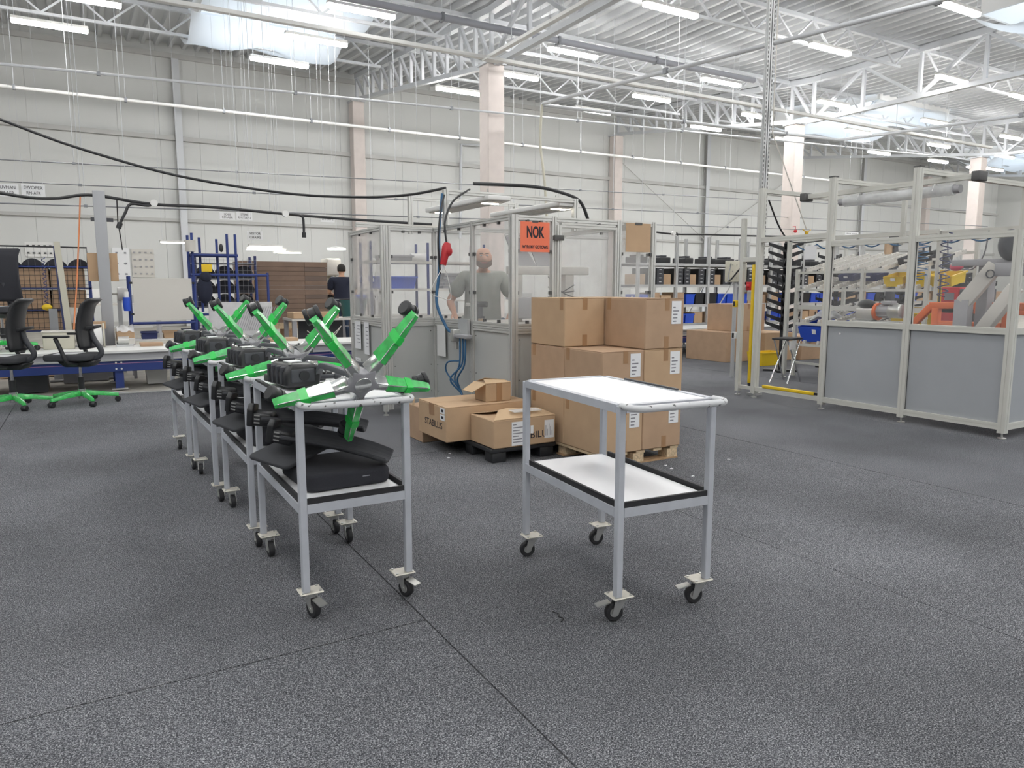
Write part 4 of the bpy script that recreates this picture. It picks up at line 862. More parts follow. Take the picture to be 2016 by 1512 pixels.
# ------------------------------------------------------------------ task chairs with green filmed bases
def task_chair(label, x, y, z0, rz, high=False, armless=False):
    """faces local -x"""
    t = thing('task_chair', label, 'chair', (x, y, z0), rz, 'black task chairs by the conveyor')
    sz = .52
    MB().cyl((0, 0, .06), (0, 0, .17), .04, 16).build('base_hub', 'polished', t)
    for k in range(5):
        M = Matrix.Rotation(k * 2 * PI / 5 + .35, 4, 'Z')
        vs = []
        for r_, w_, za, zb in ((.03, .032, .09, .15), (.16, .026, .085, .135), (.36, .019, .062, .098)): vs += [M @ Vector(q) for q in ((r_, -w_, za), (r_, w_, za), (r_, w_ * .6, zb), (r_, -w_ * .6, zb))]
        MB().add(vs, [(i * 4 + j, i * 4 + (j + 1) % 4, i * 4 + 4 + (j + 1) % 4, i * 4 + 4 + j) for i in range(2) for j in range(4)] + [(3, 2, 1, 0), (8, 9, 10, 11)]).build('base_arm', 'green', t, bevel=.005)
        c = M @ Vector((.35, 0, .032)); n = M @ Vector((math.sin(k), math.cos(k), 0))
        MB().tube([c - n * .028, c - n * .022, c + n * .022, c + n * .028], .03, 16, True, [.026, .032, .032, .026]).cyl(c, c + Vector((0, 0, .05)), .010, 8).build('caster', 'blackplastic', t)
    MB().cyl((0, 0, .15), (0, 0, .30), .03, 14).build('gas_sleeve', 'blackplastic', t); MB().cyl((0, 0, .30), (0, 0, sz - .1), .016, 12).build('gas_column', 'chrome', t)
    MB().prism([(-.12, -.11, sz - .10), (.14, -.11, sz - .10), (.20, -.11, sz - .03), (-.20, -.11, sz - .03)], (0, .22, 0)).build('tilt_housing', 'blackplastic', t, bevel=.02)
    s = slab(.235, .23, .036, .09).build('seat', 'fabricgrey', t, bevel=.022, segs=3); s.location = (-.07, 0, sz + .01)
    MB().bx(-.22, .02, -.12, .12, sz + .046, sz + .048).build('seat_card', 'paper', t)
    H_ = .56 if not high else .66
    def back(u, v):
        w_ = .205 * (1 - .18 * u) * (1 if u > .05 else .9); yy = (v - .5) * 2
        return (.13 + .06 * u + .05 * math.sin(u * PI) * -1 + .045 * yy * yy * -1 + (.05 * max(0, u - .88) * 8), yy * w_, sz + .10 + H_ * u)
    MB().grid(back, 16, 8).build('backrest', 'blackplastic' if not high else 'fabric', t, thick=.030)
    MB().tube(spline([(.06, 0, sz - .03), (.19, 0, sz + .0), (.235, 0, sz + .07), (.17, 0, sz + .20), (.12, 0, sz + .34)], 5), .03, 8, True, None).build('back_spine', 'darkplastic', t)
    MB().prism([(.12, -.10, sz + .30), (.21, -.08, sz + .33), (.21, -.08, sz + .36), (.12, -.10, sz + .35)], (0, .2, 0)).build('lumbar_bracket', 'blackplastic', t, bevel=.006)
    if not armless:
        for q in (-1, 1):
            MB().tube(spline([(.02, q * .14, sz - .06), (-.02, q * .27, sz - .03), (-.06, q * .285, sz + .10), (-.11, q * .285, sz + .235)], 5), .022, 8).build('arm_support', 'blackplastic', t)
            a = slab(.125, .045, .012, .03).build('armrest_pad', 'blackplastic', t, bevel=.006); a.location = (-.10, q * .285, sz + .25)
    return t
task_chair('black task chair with chrome column standing next to the grey post', -.12, 9.42, 0, -.38)
task_chair('black task chair half hidden between its twin and the tall mesh chair', -.76, 9.45, 0, -.34)
task_chair('tall black mesh chair standing on the conveyor table', -.93, 10.95, CZ, 1.2, True, True)
# ------------------------------------------------------------------ workstations beyond the conveyor
# caged rack full of flat brown cartons
MX0, MX1, MYF = -1.35, .02, 12.5
t = thing('cage_rack', 'blue caged rack filled with wide brown cartons under black cushions', 'rack', (-.65, 12.9, 0))
for x in (-.72, .70):
    for y in (-.42, .40): MB().bx(x - .02, x + .02, y - .02, y + .02, 0, 1.63).build('upright', 'blue', t)
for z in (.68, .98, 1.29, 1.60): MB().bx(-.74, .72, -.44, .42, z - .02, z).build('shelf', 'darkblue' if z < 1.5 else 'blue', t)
for k in range(22): MB().cyl((-.70 + .066 * k, -.43, .70), (-.70 + .066 * k, -.43, 1.58), .0034, 5).build('mesh_wire', 'blackplastic', t)
for k in range(13): MB().cyl((-.72, -.432, .72 + .068 * k), (.70, -.432, .72 + .068 * k), .0034, 5).build('mesh_wire', 'blackplastic', t)
MB().tube([(-.72, -.43, 1.63), (-.72, -.43, 1.87), (.69, -.43, 1.87), (.69, -.43, 1.6)], .012, 6).build('top_hoop', 'blackplastic', t)
MB().cyl((-.55, -.44, 1.5), (-.57, -.44, 2.02), .018, 8).build('bracket_post', 'blackplastic', t)
for k in range(18): MB().cyl((-.68 + .08 * k, -.425, 1.60), (-.68 + .08 * k, -.425, 1.87), .002, 4).build('mesh_wire', 'galvdark', t)
for r_, z in enumerate((.68, .98, 1.29)):
    for c_, (xa, xb) in enumerate(((-1.33, -.92), (-.90, -.46), (-.44, -.01))):
        carton('flat_carton', 'wide brown carton behind the cage wires, %s shelf, %s' % (('lowest', 'middle', 'upper')[r_], ('behind the tall mesh chair', 'middle of three', 'beside the grey post')[c_]), xa, xb, 12.50, 13.2, z + .001, z + .275, 'card2', 'cartons in the cage rack')
for k in range(5):
    q = MB(); q.prism([(-.14 + .28 * i / 12, -.16, .10 * math.sin(PI * i / 12) ** .7 + .005) for i in range(13)], (0, .32, 0))
    one(q, 'black_cushion', 'fabric', 'black domed cushion in the row on top of the caged rack', 'cushion', (-1.215 + .285 * k, 12.66, 1.601), 'black cushions on the caged rack')
# grey and beige posts with cables
t = thing('grey_post', 'square light grey cable post beside the caged rack', 'post', (.235, 12.0, 0)); MB().bx(-.075, .075, -.06, .06, .01, 2.64).build('shaft', 'postgrey', t, bevel=.006); MB().bx(-.13, .13, -.12, .12, 0, .01).build('base_plate', 'galv', t)
MB().bx(-.20, .18, .061, .075, 1.38, 1.78).build('cardboard_sheet', 'card', t); MB().bx(.075, .16, -.03, .03, 2.22, 2.27).build('socket', 'darkplastic', t); MB().bx(-.12, -.075, -.03, .03, 2.22, 2.27).build('socket', 'darkplastic', t)
t = thing('beige_post', 'slanting beige machine post with a dark blue edge', 'post', (-.25, 11.6, 0)); MB().prism([(-.09, -.04, 1.90), (-.02, -.04, 1.90), (.06, -.04, .5), (-.02, -.04, .5)], (0, .08, 0)).build('shaft', 'beige', t); MB().prism([(-.10, -.03, 1.84), (-.09, -.03, 1.84), (-.02, -.03, .5), (-.05, -.03, .5)], (0, .06, 0)).build('blue_edge', 'darkblue', t); MB().bx(-.10, .10, -.1, .1, 0, .5).build('pedestal', 'machinegrey', t)
oh = [P(158, 385, y=12.0), P(155, 470, y=12.0), P(151, 560, y=11.9), P(147, 620, y=11.6), P(145, 660, y=11.3)]
one(MB().tube([q - oh[0] for q in spline(oh, 6)], .010, 6), 'orange_hose', 'orangehose', 'thin orange hose hanging down in front of the cartons', 'hose', oh[0])
t = thing('yellow_gripper', 'yellow hand tool hanging on a coiled blue cord', 'tool', (-.49, 12.0, 1.02)); MB().ball((0, 0, 0), .065, (1, .7, .7)).build('body', 'yellow', t)
MB().tube([(.02 * math.cos(k * .8), .02 * math.sin(k * .8), .05 + .008 * k) for k in range(80)], .005, 4).build('coiled_cord', 'blue', t)
# desk things on the conveyor and behind it
t = thing('control_cabinet', 'low beige control cabinet standing on the conveyor table', 'cabinet', (-.37, 11.15, CZ)); MB().bx(-.16, .19, -.12, .18, 0, .22).build('case', 'beige', t, bevel=.01); MB().bx(.10, .14, -.125, -.12, .15, .17).build('latch', 'blackplastic', t); MB().bx(-.17, .20, -.13, .19, .22, .235).build('lid', 'offwhite', t)
t = thing('film_spool', 'big white film spool on the conveyor table', 'spool', (.0, 11.2, CZ)); MB().cyl((-.02, 0, .16), (.14, 0, .16), .145, 26).build('roll', 'white', t); MB().cyl((-.05, 0, .16), (-.03, 0, .16), .16, 26).build('flange', 'offwhite', t); MB().cyl((.15, 0, .16), (.17, 0, .16), .16, 26).build('flange', 'beige', t)
t = thing('upright_bar', 'dark green grey upright bar behind the task chairs', 'post', (-.42, 11.9, 0)); MB().bx(-.05, .05, -.03, .03, 0, 1.0).build('shaft', 'postgrey', t); MB().bx(-.1, .1, -.1, .1, 0, .02).build('foot', 'galv', t)
carton('wrapped_carton', 'wide carton covered with clear film between grey post and blue board frame', .325, .55, 11.66, 12.12, .55, .66, 'card', None); one(MB().grid(lambda u, v: (-.11 + .22 * u, -.2 + .4 * v, .08 * math.sin(PI * v) + .02 * math.sin(u * 11 + v * 7)), 12, 12), 'film_sheet', 'wrap', 'crumpled clear film lying on the wide carton', 'film', (.44, 11.9, .665))
t = thing('work_table', 'plain grey work table carrying the wrapped carton', 'table', (.45, 11.95, 0)); MB().bx(-.125, .10, -.32, .24, .52, .548).build('top', 'offwhite', t)
for i in (-.10, .08):
    for j in (-.28, .2): MB().bx(i - .02, i + .02, j - .02, j + .02, 0, .52).build('leg', 'machinegrey', t)
t = thing('roller_bearing', 'small grey motor unit standing under the wrapped carton', 'motor', (.40, 11.15, CZ)); MB().cyl((-.08, 0, .08), (.05, 0, .08), .055, 16).build('body', 'zinc', t); MB().bx(-.1, .1, -.07, .07, 0, .03).build('base', 'galv', t); MB().bx(.05, .12, -.04, .04, .03, .11).build('gear_case', 'offwhite', t)
# white board on blue frame
t = thing('board_stand', 'large off-white board on a dark blue tube frame', 'board', (1.0, 12.2, 0)); MB().bx(-.41, .40, -.012, 0, .80, 1.43).build('board', 'offwhite', t, bevel=.003, segs=1)
for x in (-.45, .44):
    for y in (.02, .30): MB().cyl((x, y, 0), (x, y, 1.46), .022, 10).build('upright', 'blue', t)
for z in (.76, .42): MB().cyl((-.45, .02, z), (.44, .02, z), .02, 10).build('cross_tube', 'blue', t)
MB().bx(-.43, .42, .0, .32, .50, .52).build('shelf', 'white', t)
for z in (.9, 1.36):
    for x in (-.43, .42): MB().bx(x - .02, x + .02, -.02, .02, z - .015, z + .015).build('clamp', 'blackplastic', t)
t = thing('spray_bottle', 'blue cloth holster with a white bottle on the board frame', 'bottle', (.50, 12.17, .95)); MB().tube([(0, 0, 0), (0, 0, .1), (0, 0, .2)], .05, 10, True, [.045, .055, .05]).build('holster', 'bluebin', t); MB().cyl((0, 0, .18), (0, 0, .28), .035, 12).build('bottle', 'white', t)
for k, (x, w_, m) in enumerate(((.78, .16, 'darkblue'), (1.12, .22, 'card'), (1.36, .1, 'carddark'))): sbin(('dark blue bin under the off-white board', 'brown tray under the off-white board', 'dark tray at the end under the off-white board')[k], x, 12.36, .521, w_ * .7, .13, .11, m)
# blue tube rack with caged black backs behind it
t = thing('tube_rack', 'dark blue tube rack with tall open posts beside the board stand', 'rack', (1.95, 13.0, 0))
for (x, y, z) in ((-.42, 0, 2.17), (-.27, .3, 2.12), (.12, 0, 2.17), (.0, .3, 2.1), (.25, .0, 2.17), (-.45, .3, 2.15), (.62, .3, 1.54), (.75, 0, 1.54)): MB().cyl((x, y, 0), (x, y, z), .022, 10).build('upright', 'blue', t)
for z, a, b in ((1.82, -.45, .28), (1.50, -.45, .77), (.85, -.45, .77)):
    for y in (0, .3): MB().cyl((a, y, z), (b, y, z), .022, 10).build('cross_tube', 'blue', t)
MB().bx(-.45, .75, -.01, .31, .87, .885).build('shelf', 'white', t); MB().bx(-.44, .28, 0, .3, 1.842, 1.85).build('shelf', 'machinegrey', t); MB().ball((.02, -.03, 1.94), .035, (1, 1, 2.0)).build('hook', 'blackplastic', t)
one(MB().tube([(0, 0, -.09), (0, 0, .09)], .08, 20, True, [.075, .085]), 'paper_roll', 'offwhite', 'white paper roll stuck on the blue rack post', 'roll', (1.50, 12.97, 1.96))
one(MB().bx(-.09, .07, -.01, .01, -.07, .05), 'yellow_label', 'yellow', 'yellow lettered plate hanging in the blue tube rack', 'sign', (1.74, 12.96, 1.62))
one(MB().ball((0, 0, 0), .16, (.75, .5, 1.5)).ball((.02, -.02, .2), .09), 'dark_jacket', 'navy', 'dark jacket hanging on the blue tube rack', 'jacket', (1.68, 12.93, 1.26))
t = thing('cage_rack', 'tall caged rack with rows of black chair backs beside brown boards', 'rack', (2.2, 14.0, 0))
for x in (-.55, .45):
    for y in (-.25, .25): MB().bx(x - .02, x + .02, y - .02, y + .02, 0, 1.85).build('upright', 'darkblue', t)
for z in (.95, 1.20, 1.45, 1.72): MB().bx(-.57, .47, -.27, .27, z - .015, z).build('shelf', 'galvdark', t)
for k in range(14): MB().cyl((-.55 + .078 * k, -.275, .95), (-.55 + .078 * k, -.275, 1.80), .003, 4).build('mesh_wire', 'machinegrey', t)
for k in range(10): MB().cyl((-.57, -.277, .96 + .09 * k), (.47, -.277, .96 + .09 * k), .003, 4).build('mesh_wire', 'machinegrey', t)
for r_, z in enumerate((.95, 1.20, 1.45)):
    for k in range(3): one(MB().prism([(-.16 + .32 * i / 10, -.16, .06 + .165 * math.sin(PI * i / 10) ** .6) for i in range(11)] + [(.15, -.16, 0), (-.15, -.16, 0)], (0, .3, 0)), 'domed_pad', 'fabric', 'black chair back on the %s shelf of the tall caged rack' % ('lowest', 'middle', 'upper')[r_], 'chair back', (1.83 + .325 * k, 14.0, z + .001), 'black backs in the tall caged rack')
# stack of brown boards
t = thing('board_stack', 'tall stack of brown laminated board packs', 'stack', (3.4, 14.7, 0)); z = .62; k = 0
while z < 1.78:
    h = .083 if k % 3 else .10; a = (-.92, -.66, .28, .72)
    for j in range(3): MB().bx(a[j] + .002, a[j + 1] - .002, -.35 + random.uniform(-.006, .006), .35, z, z + h - .004).build('board_pack', 'carddark' if not (j == 2 and k % 2) else 'darkplasticbrown', t)
    z += h; k += 1
MB().bx(-.92, .72, -.35, .35, .50, .618).build('base_board', 'wood', t)
for x in (-.8, 0, .6): MB().bx(x - .08, x + .08, -.34, .34, 0, .50).build('bearer', 'woodlam', t)
for j in (0,): MB().bx(-.92, -.665, -.352, -.346, .9, 1.78).build('end_sheet', 'card2', t)
t = thing('bubble_wrap_sheet', 'ribbed white plastic covered panel leaning behind the green bases', 'panel', (2.2, 12.4, .0))
MB().bx(-.55, .42, -.03, .0, .52, 1.06).build('panel', 'wrapsolid', t); MB().bx(-.55, .42, 0, .5, 0, .50).build('bench', 'machinegrey', t)
for k in range(16): MB().bar((-.16 + .035 * k, -.034, .60), (-.02 + .035 * k, -.034, .98), .010, .006).build('rib', 'machinegrey', t)
# pale table with cables and a carton tray, right up to the glazed enclosure
t = thing('work_table', 'grey work table with looped white cables under it', 'table', (3.75, 13.0, 0)); MB().bx(-.75, .55, -.35, .35, .72, .755).build('top', 'offwhite', t)
for i in (-.7, .5):
    for j in (-.3, .3): MB().bx(i - .035, i + .035, j - .035, j + .035, 0, .72).build('leg', 'machinegrey', t)
for k in range(2): MB().tube(sag((-.5, -.36, .55 - .06 * k), (.1, -.36, .62), .16 + .05 * k), .008, 6).build('cable', 'offwhite', t)
MB().bx(-.5, .3, .2, .3, .3, .7).build('shelf_box', 'darkplastic', t)
carton('shallow_carton', 'shallow brown tray carton on the grey work table', 3.05, 3.85, 12.75, 13.2, .757, .86, 'card', None)
t = thing('waste_bag', 'dark green waste bag hanging open on its stand', 'bag', (4.15, 12.85, .76)); MB().grid(lambda u, v: (.25 * math.cos(2 * PI * u) * (.8 + .2 * v) + .01 * math.sin(20 * u), .2 * math.sin(2 * PI * u) * (.8 + .2 * v), .02 + .30 * v + .01 * math.sin(9 * u)), 24, 6).build('bag', 'tealbag', t)
MB().tube(arc((0, 0, .32), .255, 0, 2 * PI, 20, (1, 0, 0), (0, .8, 0)), .008, 5).build('hoop', 'blackplastic', t)
for a in range(4): MB().cyl((.2 * math.cos(a * 1.57), .16 * math.sin(a * 1.57), 0), (.25 * math.cos(a * 1.57), .2 * math.sin(a * 1.57), .31), .006, 5).build('stand_wire', 'blackplastic', t)
t = thing('wire_trolley', 'black wire mesh trolley behind the waste bag', 'trolley', (4.75, 14.9, 0))
for x in (-.45, .45): MB().tube([(x, -.2, 0), (x, -.2, 1.05), (x, .2, 1.05), (x, .2, 0)], .015, 6).build('side_frame', 'blackplastic', t)
for z in (.5, 1.05): MB().bx(-.45, .45, -.2, .2, z - .015, z).build('shelf', 'galvdark', t)
for k in range(12): MB().cyl((-.42 + .076 * k, -.2, .5), (-.42 + .076 * k, -.2, 1.05), .004, 4).build('mesh_wire', 'blackplastic', t)
one(MB().ball((0, 0, 0), .09, (1.3, .7, .6)).ball((-.1, 0, .02), .04, (1.6, .6, .6)), 'blue_glove', 'bluebin', 'crumpled light blue glove on the wire trolley', 'glove', (4.95, 14.75, 1.095))
# cutting machine where the second worker stands
t = thing('drill_press', 'cream coloured drilling machine with round work lamp', 'machine', (4.75, 16.2, 0)); MB().bx(-.35, .35, -.3, .3, 0, .92).build('base_cabinet', 'machinegrey', t); MB().bx(-.12, .12, .0, .25, .92, 1.78).build('column', 'beige', t, bevel=.02); MB().bx(-.16, .16, -.22, .28, 1.55, 1.92).build('head', 'offwhite', t, bevel=.03); MB().cyl((-.02, -.15, 1.2), (-.02, -.15, 1.56), .035, 12).build('spindle', 'zinc', t); MB().bx(-.3, .3, -.3, .1, 1.08, 1.13).build('table', 'blackplastic', t); MB().cyl((.14, -.2, 1.6), (.22, -.24, 1.66), .03, 8).build('knob', 'red', t)
t = thing('work_lamp', 'wide glowing disc lamp over the drilling machine', 'lamp', (4.85, 16.1, 2.12)); MB().cyl((0, 0, 0), (0, 0, .03), .20, 24).build('diffuser', 'lamplight_small', t); MB().cyl((0, 0, .03), (0, 0, .06), .205, 24, .16).build('reflector', 'white', t); MB().cyl((0, 0, .06), (.15, 0, 6.0), .005, 5).build('cord', 'steelwhite', t)
one(MB().bx(-.18, .18, -.03, .03, -.28, .02).bx(-.2, .2, -.04, .04, 0, .03), 'dark_apron', 'navy', 'dark apron hanging beside the drilling machine', 'apron', (4.30, 15.9, 1.78))

# clutter on and behind the conveyor table
for k, (x, y, w_, h, m, lb) in enumerate(((.72, 11.1, .14, .05, 'card2', 'flat brown sleeve on the conveyor table near the board stand'), (1.25, 11.15, .2, .04, 'white', 'stack of white sheets on the conveyor table'), (1.75, 11.2, .12, .09, 'darkplastic', 'black foam block on the conveyor table'), (2.5, 11.15, .2, .05, 'card', 'flat brown box lid on the conveyor table'))):
    carton('desk_carton', lb, x - w_, x + w_, y - .12, y + .12, CZ + .001, CZ + h, m, None, top=False)
for k, (x, z, m, lb) in enumerate(((-.95, 0, 'card2', 'brown carton on the floor under the cage rack'), (-.5, 0, 'card', 'second brown carton on the floor under the cage rack'))): carton('floor_carton', lb, x - .2, x + .2, 12.55, 12.95, z, z + .4, m, None)
t = thing('tape_gun_stand', 'white film roll on a bracket beside the off-white board', 'stand', (.42, 12.6, 0)); MB().bx(-.03, .03, -.03, .03, 0, 1.22).build('pole', 'galv', t); MB().cyl((-.02, -.05, 1.2), (.12, -.05, 1.2), .10, 18).build('roll', 'white', t); MB().cyl((-.16, -.05, 1.2), (-.02, -.05, 1.2), .015, 8).build('spindle', 'zinc', t)
t = thing('small_monitor', 'pale tilted screen on an arm behind the beige post', 'monitor', (-.30, 12.1, .0)); MB().bx(-.02, .02, -.02, .02, 0, .84).build('arm', 'machinegrey', t); MB().bx(-.10, .08, -.06, -.04, .80, 1.02, Matrix.Rotation(.1, 4, 'Y')).build('screen', 'offwhite', t)
t = thing('bench_tray', 'wooden divided tray behind the white film spool', 'tray', (.02, 11.75, .0)); MB().bx(-.16, .18, -.1, .1, .72, .82).build('tray', 'card', t); MB().bx(-.003, .003, -.105, .1, .72, .86).build('divider', 'cardedge', t); MB().bx(-.15, .17, -.09, .09, .0, .72).build('pedestal', 'machinegrey', t)
t = thing('waste_bin', 'white and black tub on the floor under the conveyor', 'bin', (.75, 11.0, 0)); tray(MB(), .13, .13, .19).build('tub', 'white', t); MB().ball((.0, 0, .17), .09, (1, 1, .4)).build('black_bag', 'blackplastic', t)
t = thing('floor_pedal', 'black equipment pack on the floor under the conveyor', 'equipment', (1.5, 11.0, 0)); MB().bx(-.35, .35, -.2, .2, 0, .17).build('body', 'darkplastic', t, bevel=.03); MB().bx(-.2, .2, -.1, .1, .17, .2).build('lid', 'blackplastic', t)
# ------------------------------------------------------------------ racks far behind the cell and the cartons
fr = thing('parts_rack', 'long grey steel rack with many bins behind the big carton stack', 'rack', (12.2, 11.9, 0))
FX = (9.69, 10.72, 11.64, 12.6, 13.6, 14.7, 15.8, 16.9, 18.0, 19.1, 20.2, 21.3, 22.4); FYA, FYB = 11.6, 12.3
for i, x in enumerate(FX):
    for y in (FYA, FYB): FR('upright', (x - 12.2, y - 11.9, 0), (x - 12.2, y - 11.9, 2.36), .06, fr, 'galv')
for z in (.50, .90, 1.32, 1.76):
    for y in (FYA, FYB): barobj('beam', (FX[0] - 12.2, y - 11.9, z), (FX[-1] - 12.2, y - 11.9, z), .04, .05, 'galv', fr)
    boxobj('shelf', FX[0] - 12.2, FX[-1] - 12.2, FYA - 11.9, FYB - 11.9, z + .02, z + .03, 'galv', fr)
barobj('brace', (FX[2] - 12.2, FYB - 11.9 + .03, .5), (FX[3] - 12.2, FYB - 11.9 + .03, 1.76), .02, .02, 'galv', fr); barobj('brace', (FX[2] - 12.2, FYA - 11.9 - .035, .5), (FX[3] - 12.2, FYA - 11.9 - .035, 1.7), .02, .02, 'galv', fr)
random.seed(11)
LV = {.53: 'bottom', .93: 'second', 1.35: 'third', 1.79: 'top'}
ctr = 0
for b in range(len(FX) - 1):
    xa, xb = FX[b] + .05, FX[b + 1] - .05; wd = (xb - xa)
    bay = ('the glazed enclosure end', 'the enclosure side bay', 'the braced bay', 'the bay behind the junction box', 'the bay behind the arm frames', 'the sixth bay', 'the seventh bay', 'the eighth bay', 'the ninth bay', 'the tenth bay', 'the eleventh bay', 'the last bay')[b]
    for z, nm in LV.items():
        n = 3 if z != 1.35 else 4
        for k in range(n):
            x = xa + wd * (k + .5) / n; w_ = wd / n / 2 - .015; kind = (ctr * 7 + b) % 6; ctr += 1
            if z == 1.79 and (k + b) % 2: continue
            if z == 1.35:
                t = thing('drawer_tower', 'tower of small black drawers on the long rack, %s' % bay, 'drawers', (x, 11.9, z), 0, 'black drawer towers on the long rack') if (k + b) % 3 else None
                if t is None:
                    carton('open_carton', 'opened brown carton on the long rack third shelf, %s' % bay, x - w_, x + w_, 11.68, 12.1, z, z + .22, 'card', 'cartons on the long rack', top=False); continue
                MB().bx(-w_, w_, -.25, .25, 0, .34).build('case', 'blackplastic', t)
                for q in range(4):
                    d = MB().bx(-w_ + .008, w_ - .008, -.262, -.25, .01 + .083 * q, .085 + .083 * q).build('drawer', 'darkplastic', t); MB().bx(-.03, .03, -.266, -.262, .05 + .083 * q, .062 + .083 * q).build('card_holder', 'paper', d)
            elif z == 1.79:
                t = thing('equipment_case', 'low black case on the long rack top shelf, %s' % bay, 'case', (x, 11.9, z), 0, 'black cases on the long rack'); MB().bx(-w_, w_, -.2, .2, 0, .13).build('body', 'blackplastic', t, bevel=.02); MB().bx(-w_ * .5, w_ * .5, -.15, .15, .13, .17).build('lid', 'darkplastic', t, bevel=.01)
            elif kind in (0, 2, 3): sbin('blue storage bin on the long rack %s shelf, %s' % (nm, bay), x, 11.85, z, w_, .22, .22 if z > .6 else .2, 'bluebin', 0, 'blue bins on the long rack')
            elif kind == 1: sbin('black storage bin on the long rack %s shelf, %s' % (nm, bay), x, 11.85, z, w_, .22, .24, 'blackplastic', 0, 'black bins on the long rack')
            else: carton('open_carton', 'opened brown carton on the long rack %s shelf, %s' % (nm, bay), x - w_, x + w_, 11.66, 12.1, z, z + .2 + .03 * (ctr % 3), 'card2' if ctr % 2 else 'card', 'cartons on the long rack', top=False)
# rack inside the enclosure, seen behind the worker
t = thing('parts_rack', 'blue posted rack with white shelves behind the enclosure panes', 'rack', (3.75, 8.75, 0))
for x in (-.75, 0, .8):
    for y in (-.18, .2): MB().cyl((x, y, 0), (x, y, 1.85), .018, 8).build('upright', 'blue', t)
for z in (.95, 1.28, 1.62): MB().bx(-.78, .83, -.2, .22, z - .03, z).build('shelf', 'offwhite', t)
sbin('wide blue bin on the rack behind the enclosure panes', 3.33, 8.72, 1.281, .26, .16, .15, 'bluebin', 0, None)
sbin('grey parts tray on the top shelf of the rack behind the panes', 3.35, 8.72, 1.621, .2, .15, .07, 'machinegrey'); one(MB().cyl((-.1, 0, .05), (.1, 0, .05), .05, 14), 'tape_roll', 'white', 'white roll lying on the rack behind the panes', 'roll', (3.68, 8.72, 1.621))
for k in range(5): one(slab(.2, .12, .018, .02), 'grey_tray', 'machinegrey', 'flat grey tray in the pile behind the worker', 'tray', (4.2, 8.75, 1.30 + .04 * k), 'flat grey trays behind the worker', rz=.1 * (k % 3 - 1))
t = thing('power_drill', 'black cordless drill standing on the enclosure worktop', 'drill', (3.32, 6.35, .966)); MB().bx(-.04, .04, -.03, .03, 0, .05).build('battery', 'blackplastic', t); MB().bx(-.02, .02, -.025, .025, .05, .14).build('handle', 'darkplastic', t); MB().cyl((-.10, 0, .165), (.08, 0, .165), .03, 12).build('motor_housing', 'blackplastic', t); MB().cyl((-.15, 0, .165), (-.10, 0, .165), .016, 10).build('chuck', 'zinc', t)
one(MB().cyl((0, 0, .0), (0, 0, .035), .035, 16), 'tape_roll', 'card', 'small brown tape roll on the enclosure worktop', 'roll', (3.24, 6.15, .966))
one(MB().cyl((0, 0, 0), (0, 0, 1.72), .05, 12), 'red_post', 'magenta', 'red vertical post dimly seen through the end pane', 'post', (4.55, 6.9, 0))
# ------------------------------------------------------------------ pipes, trays and cables under the roof
def pipe(name, label, pts, r, m, cat='pipe', drops=(), n=8, kind=None):
    pts = [Vector(p) for p in pts]; o = pts[0]
    t = thing(name, label, cat, o, 0, None, kind)
    MB().tube([p - o for p in pts], r, n).build('run', m, t)
    for p in drops:
        p = Vector(p) - o; d = MB().cyl(p, (p.x, p.y, roofz(p.y + o.y) - o.z), .006, 5).build('hanger', 'steelwhite', t); MB().bx(p.x - .03, p.x + .03, p.y - r - .01, p.y + r + .01, p.z - r - .012, p.z + r + .012).build('clamp', 'galvdark', t)
    return t
y2 = 22.0; za = P(340, 207, y=y2).z
pipe('wall_conduit', 'white conduit with clamps running above the wall girt', [(-11, y2, za), (33, y2, za - .02)], .045, 'white', drops=[(-6 + 2.4 * k, y2, za) for k in range(15)])
a, b = P(0, 125.7, y=16), P(1510, 274, y=16); d = (b - a) / (b.x - a.x)
pipe('suspended_rail', 'slim grey rail hung across the hall in front of the pink column', [a - d * 9, b + d * 9], .026, 'steelwhite', drops=[a + d * (1.5 + 3.6 * k) for k in range(7)])
t = thing('cable_tray', 'white perforated cable tray hung below the trusses', 'cable tray', (10, 15.5, 6.5))
MB().bx(-18, 20, -.06, .06, -.005, .005).build('floor_strip', 'white', t)
for s in (-1, 1): MB().bx(-18, 20, s * .06 - .004, s * .06 + .004, 0, .07).build('side_lip', 'white', t)
for k in range(12): MB().cyl((-16 + 3 * k, 0, .0), (-16 + 3 * k, 0, 1.55), .008, 5).build('hanger', 'steelwhite', t)
t = thing('cable_tray', 'short white cable tray running along the truss to the pink column', 'cable tray', (8.35, 13.2, 6.5)); MB().bx(-.06, .06, -5.5, 2.3, 0, .07).build('run', 'white', t, bevel=.004, segs=1)
for k in range(4): MB().cyl((0, -4.8 + 2 * k, .07), (0, -4.8 + 2 * k, 1.5), .008, 5).build('hanger', 'steelwhite', t)
for sx, yy in ((-1, 2.2),): MB().bx(-.12, .3, 2.1, 2.35, -.04, .0).build('junction', 'white', t)
pipe('duct_pipe', 'thick grey pipe hung lengthwise under the roof', [(-11, 15.05, 7.05), (16.6, 15.05, 7.05)], .075, 'pipegrey', drops=[(-8 + 3 * k, 15.05, 7.05) for k in range(8)], n=12)
pipe('air_pipe', 'bent air supply pipe running from above the aisle to the pale hose', [(12.1, 2.5, 5.5), (9.40, 14.75, 5.5), (9.45, 14.88, 5.5), (19.0, 14.03, 5.5), (19.1, 13.9, 5.5), (21.2, 6.2, 5.5)], .042, 'steelwhite', drops=[(10.1, 11.4, 5.5), (11.2, 6.7, 5.5), (13.5, 14.5, 5.5), (17, 14.2, 5.5), (20.2, 9.8, 5.5)])
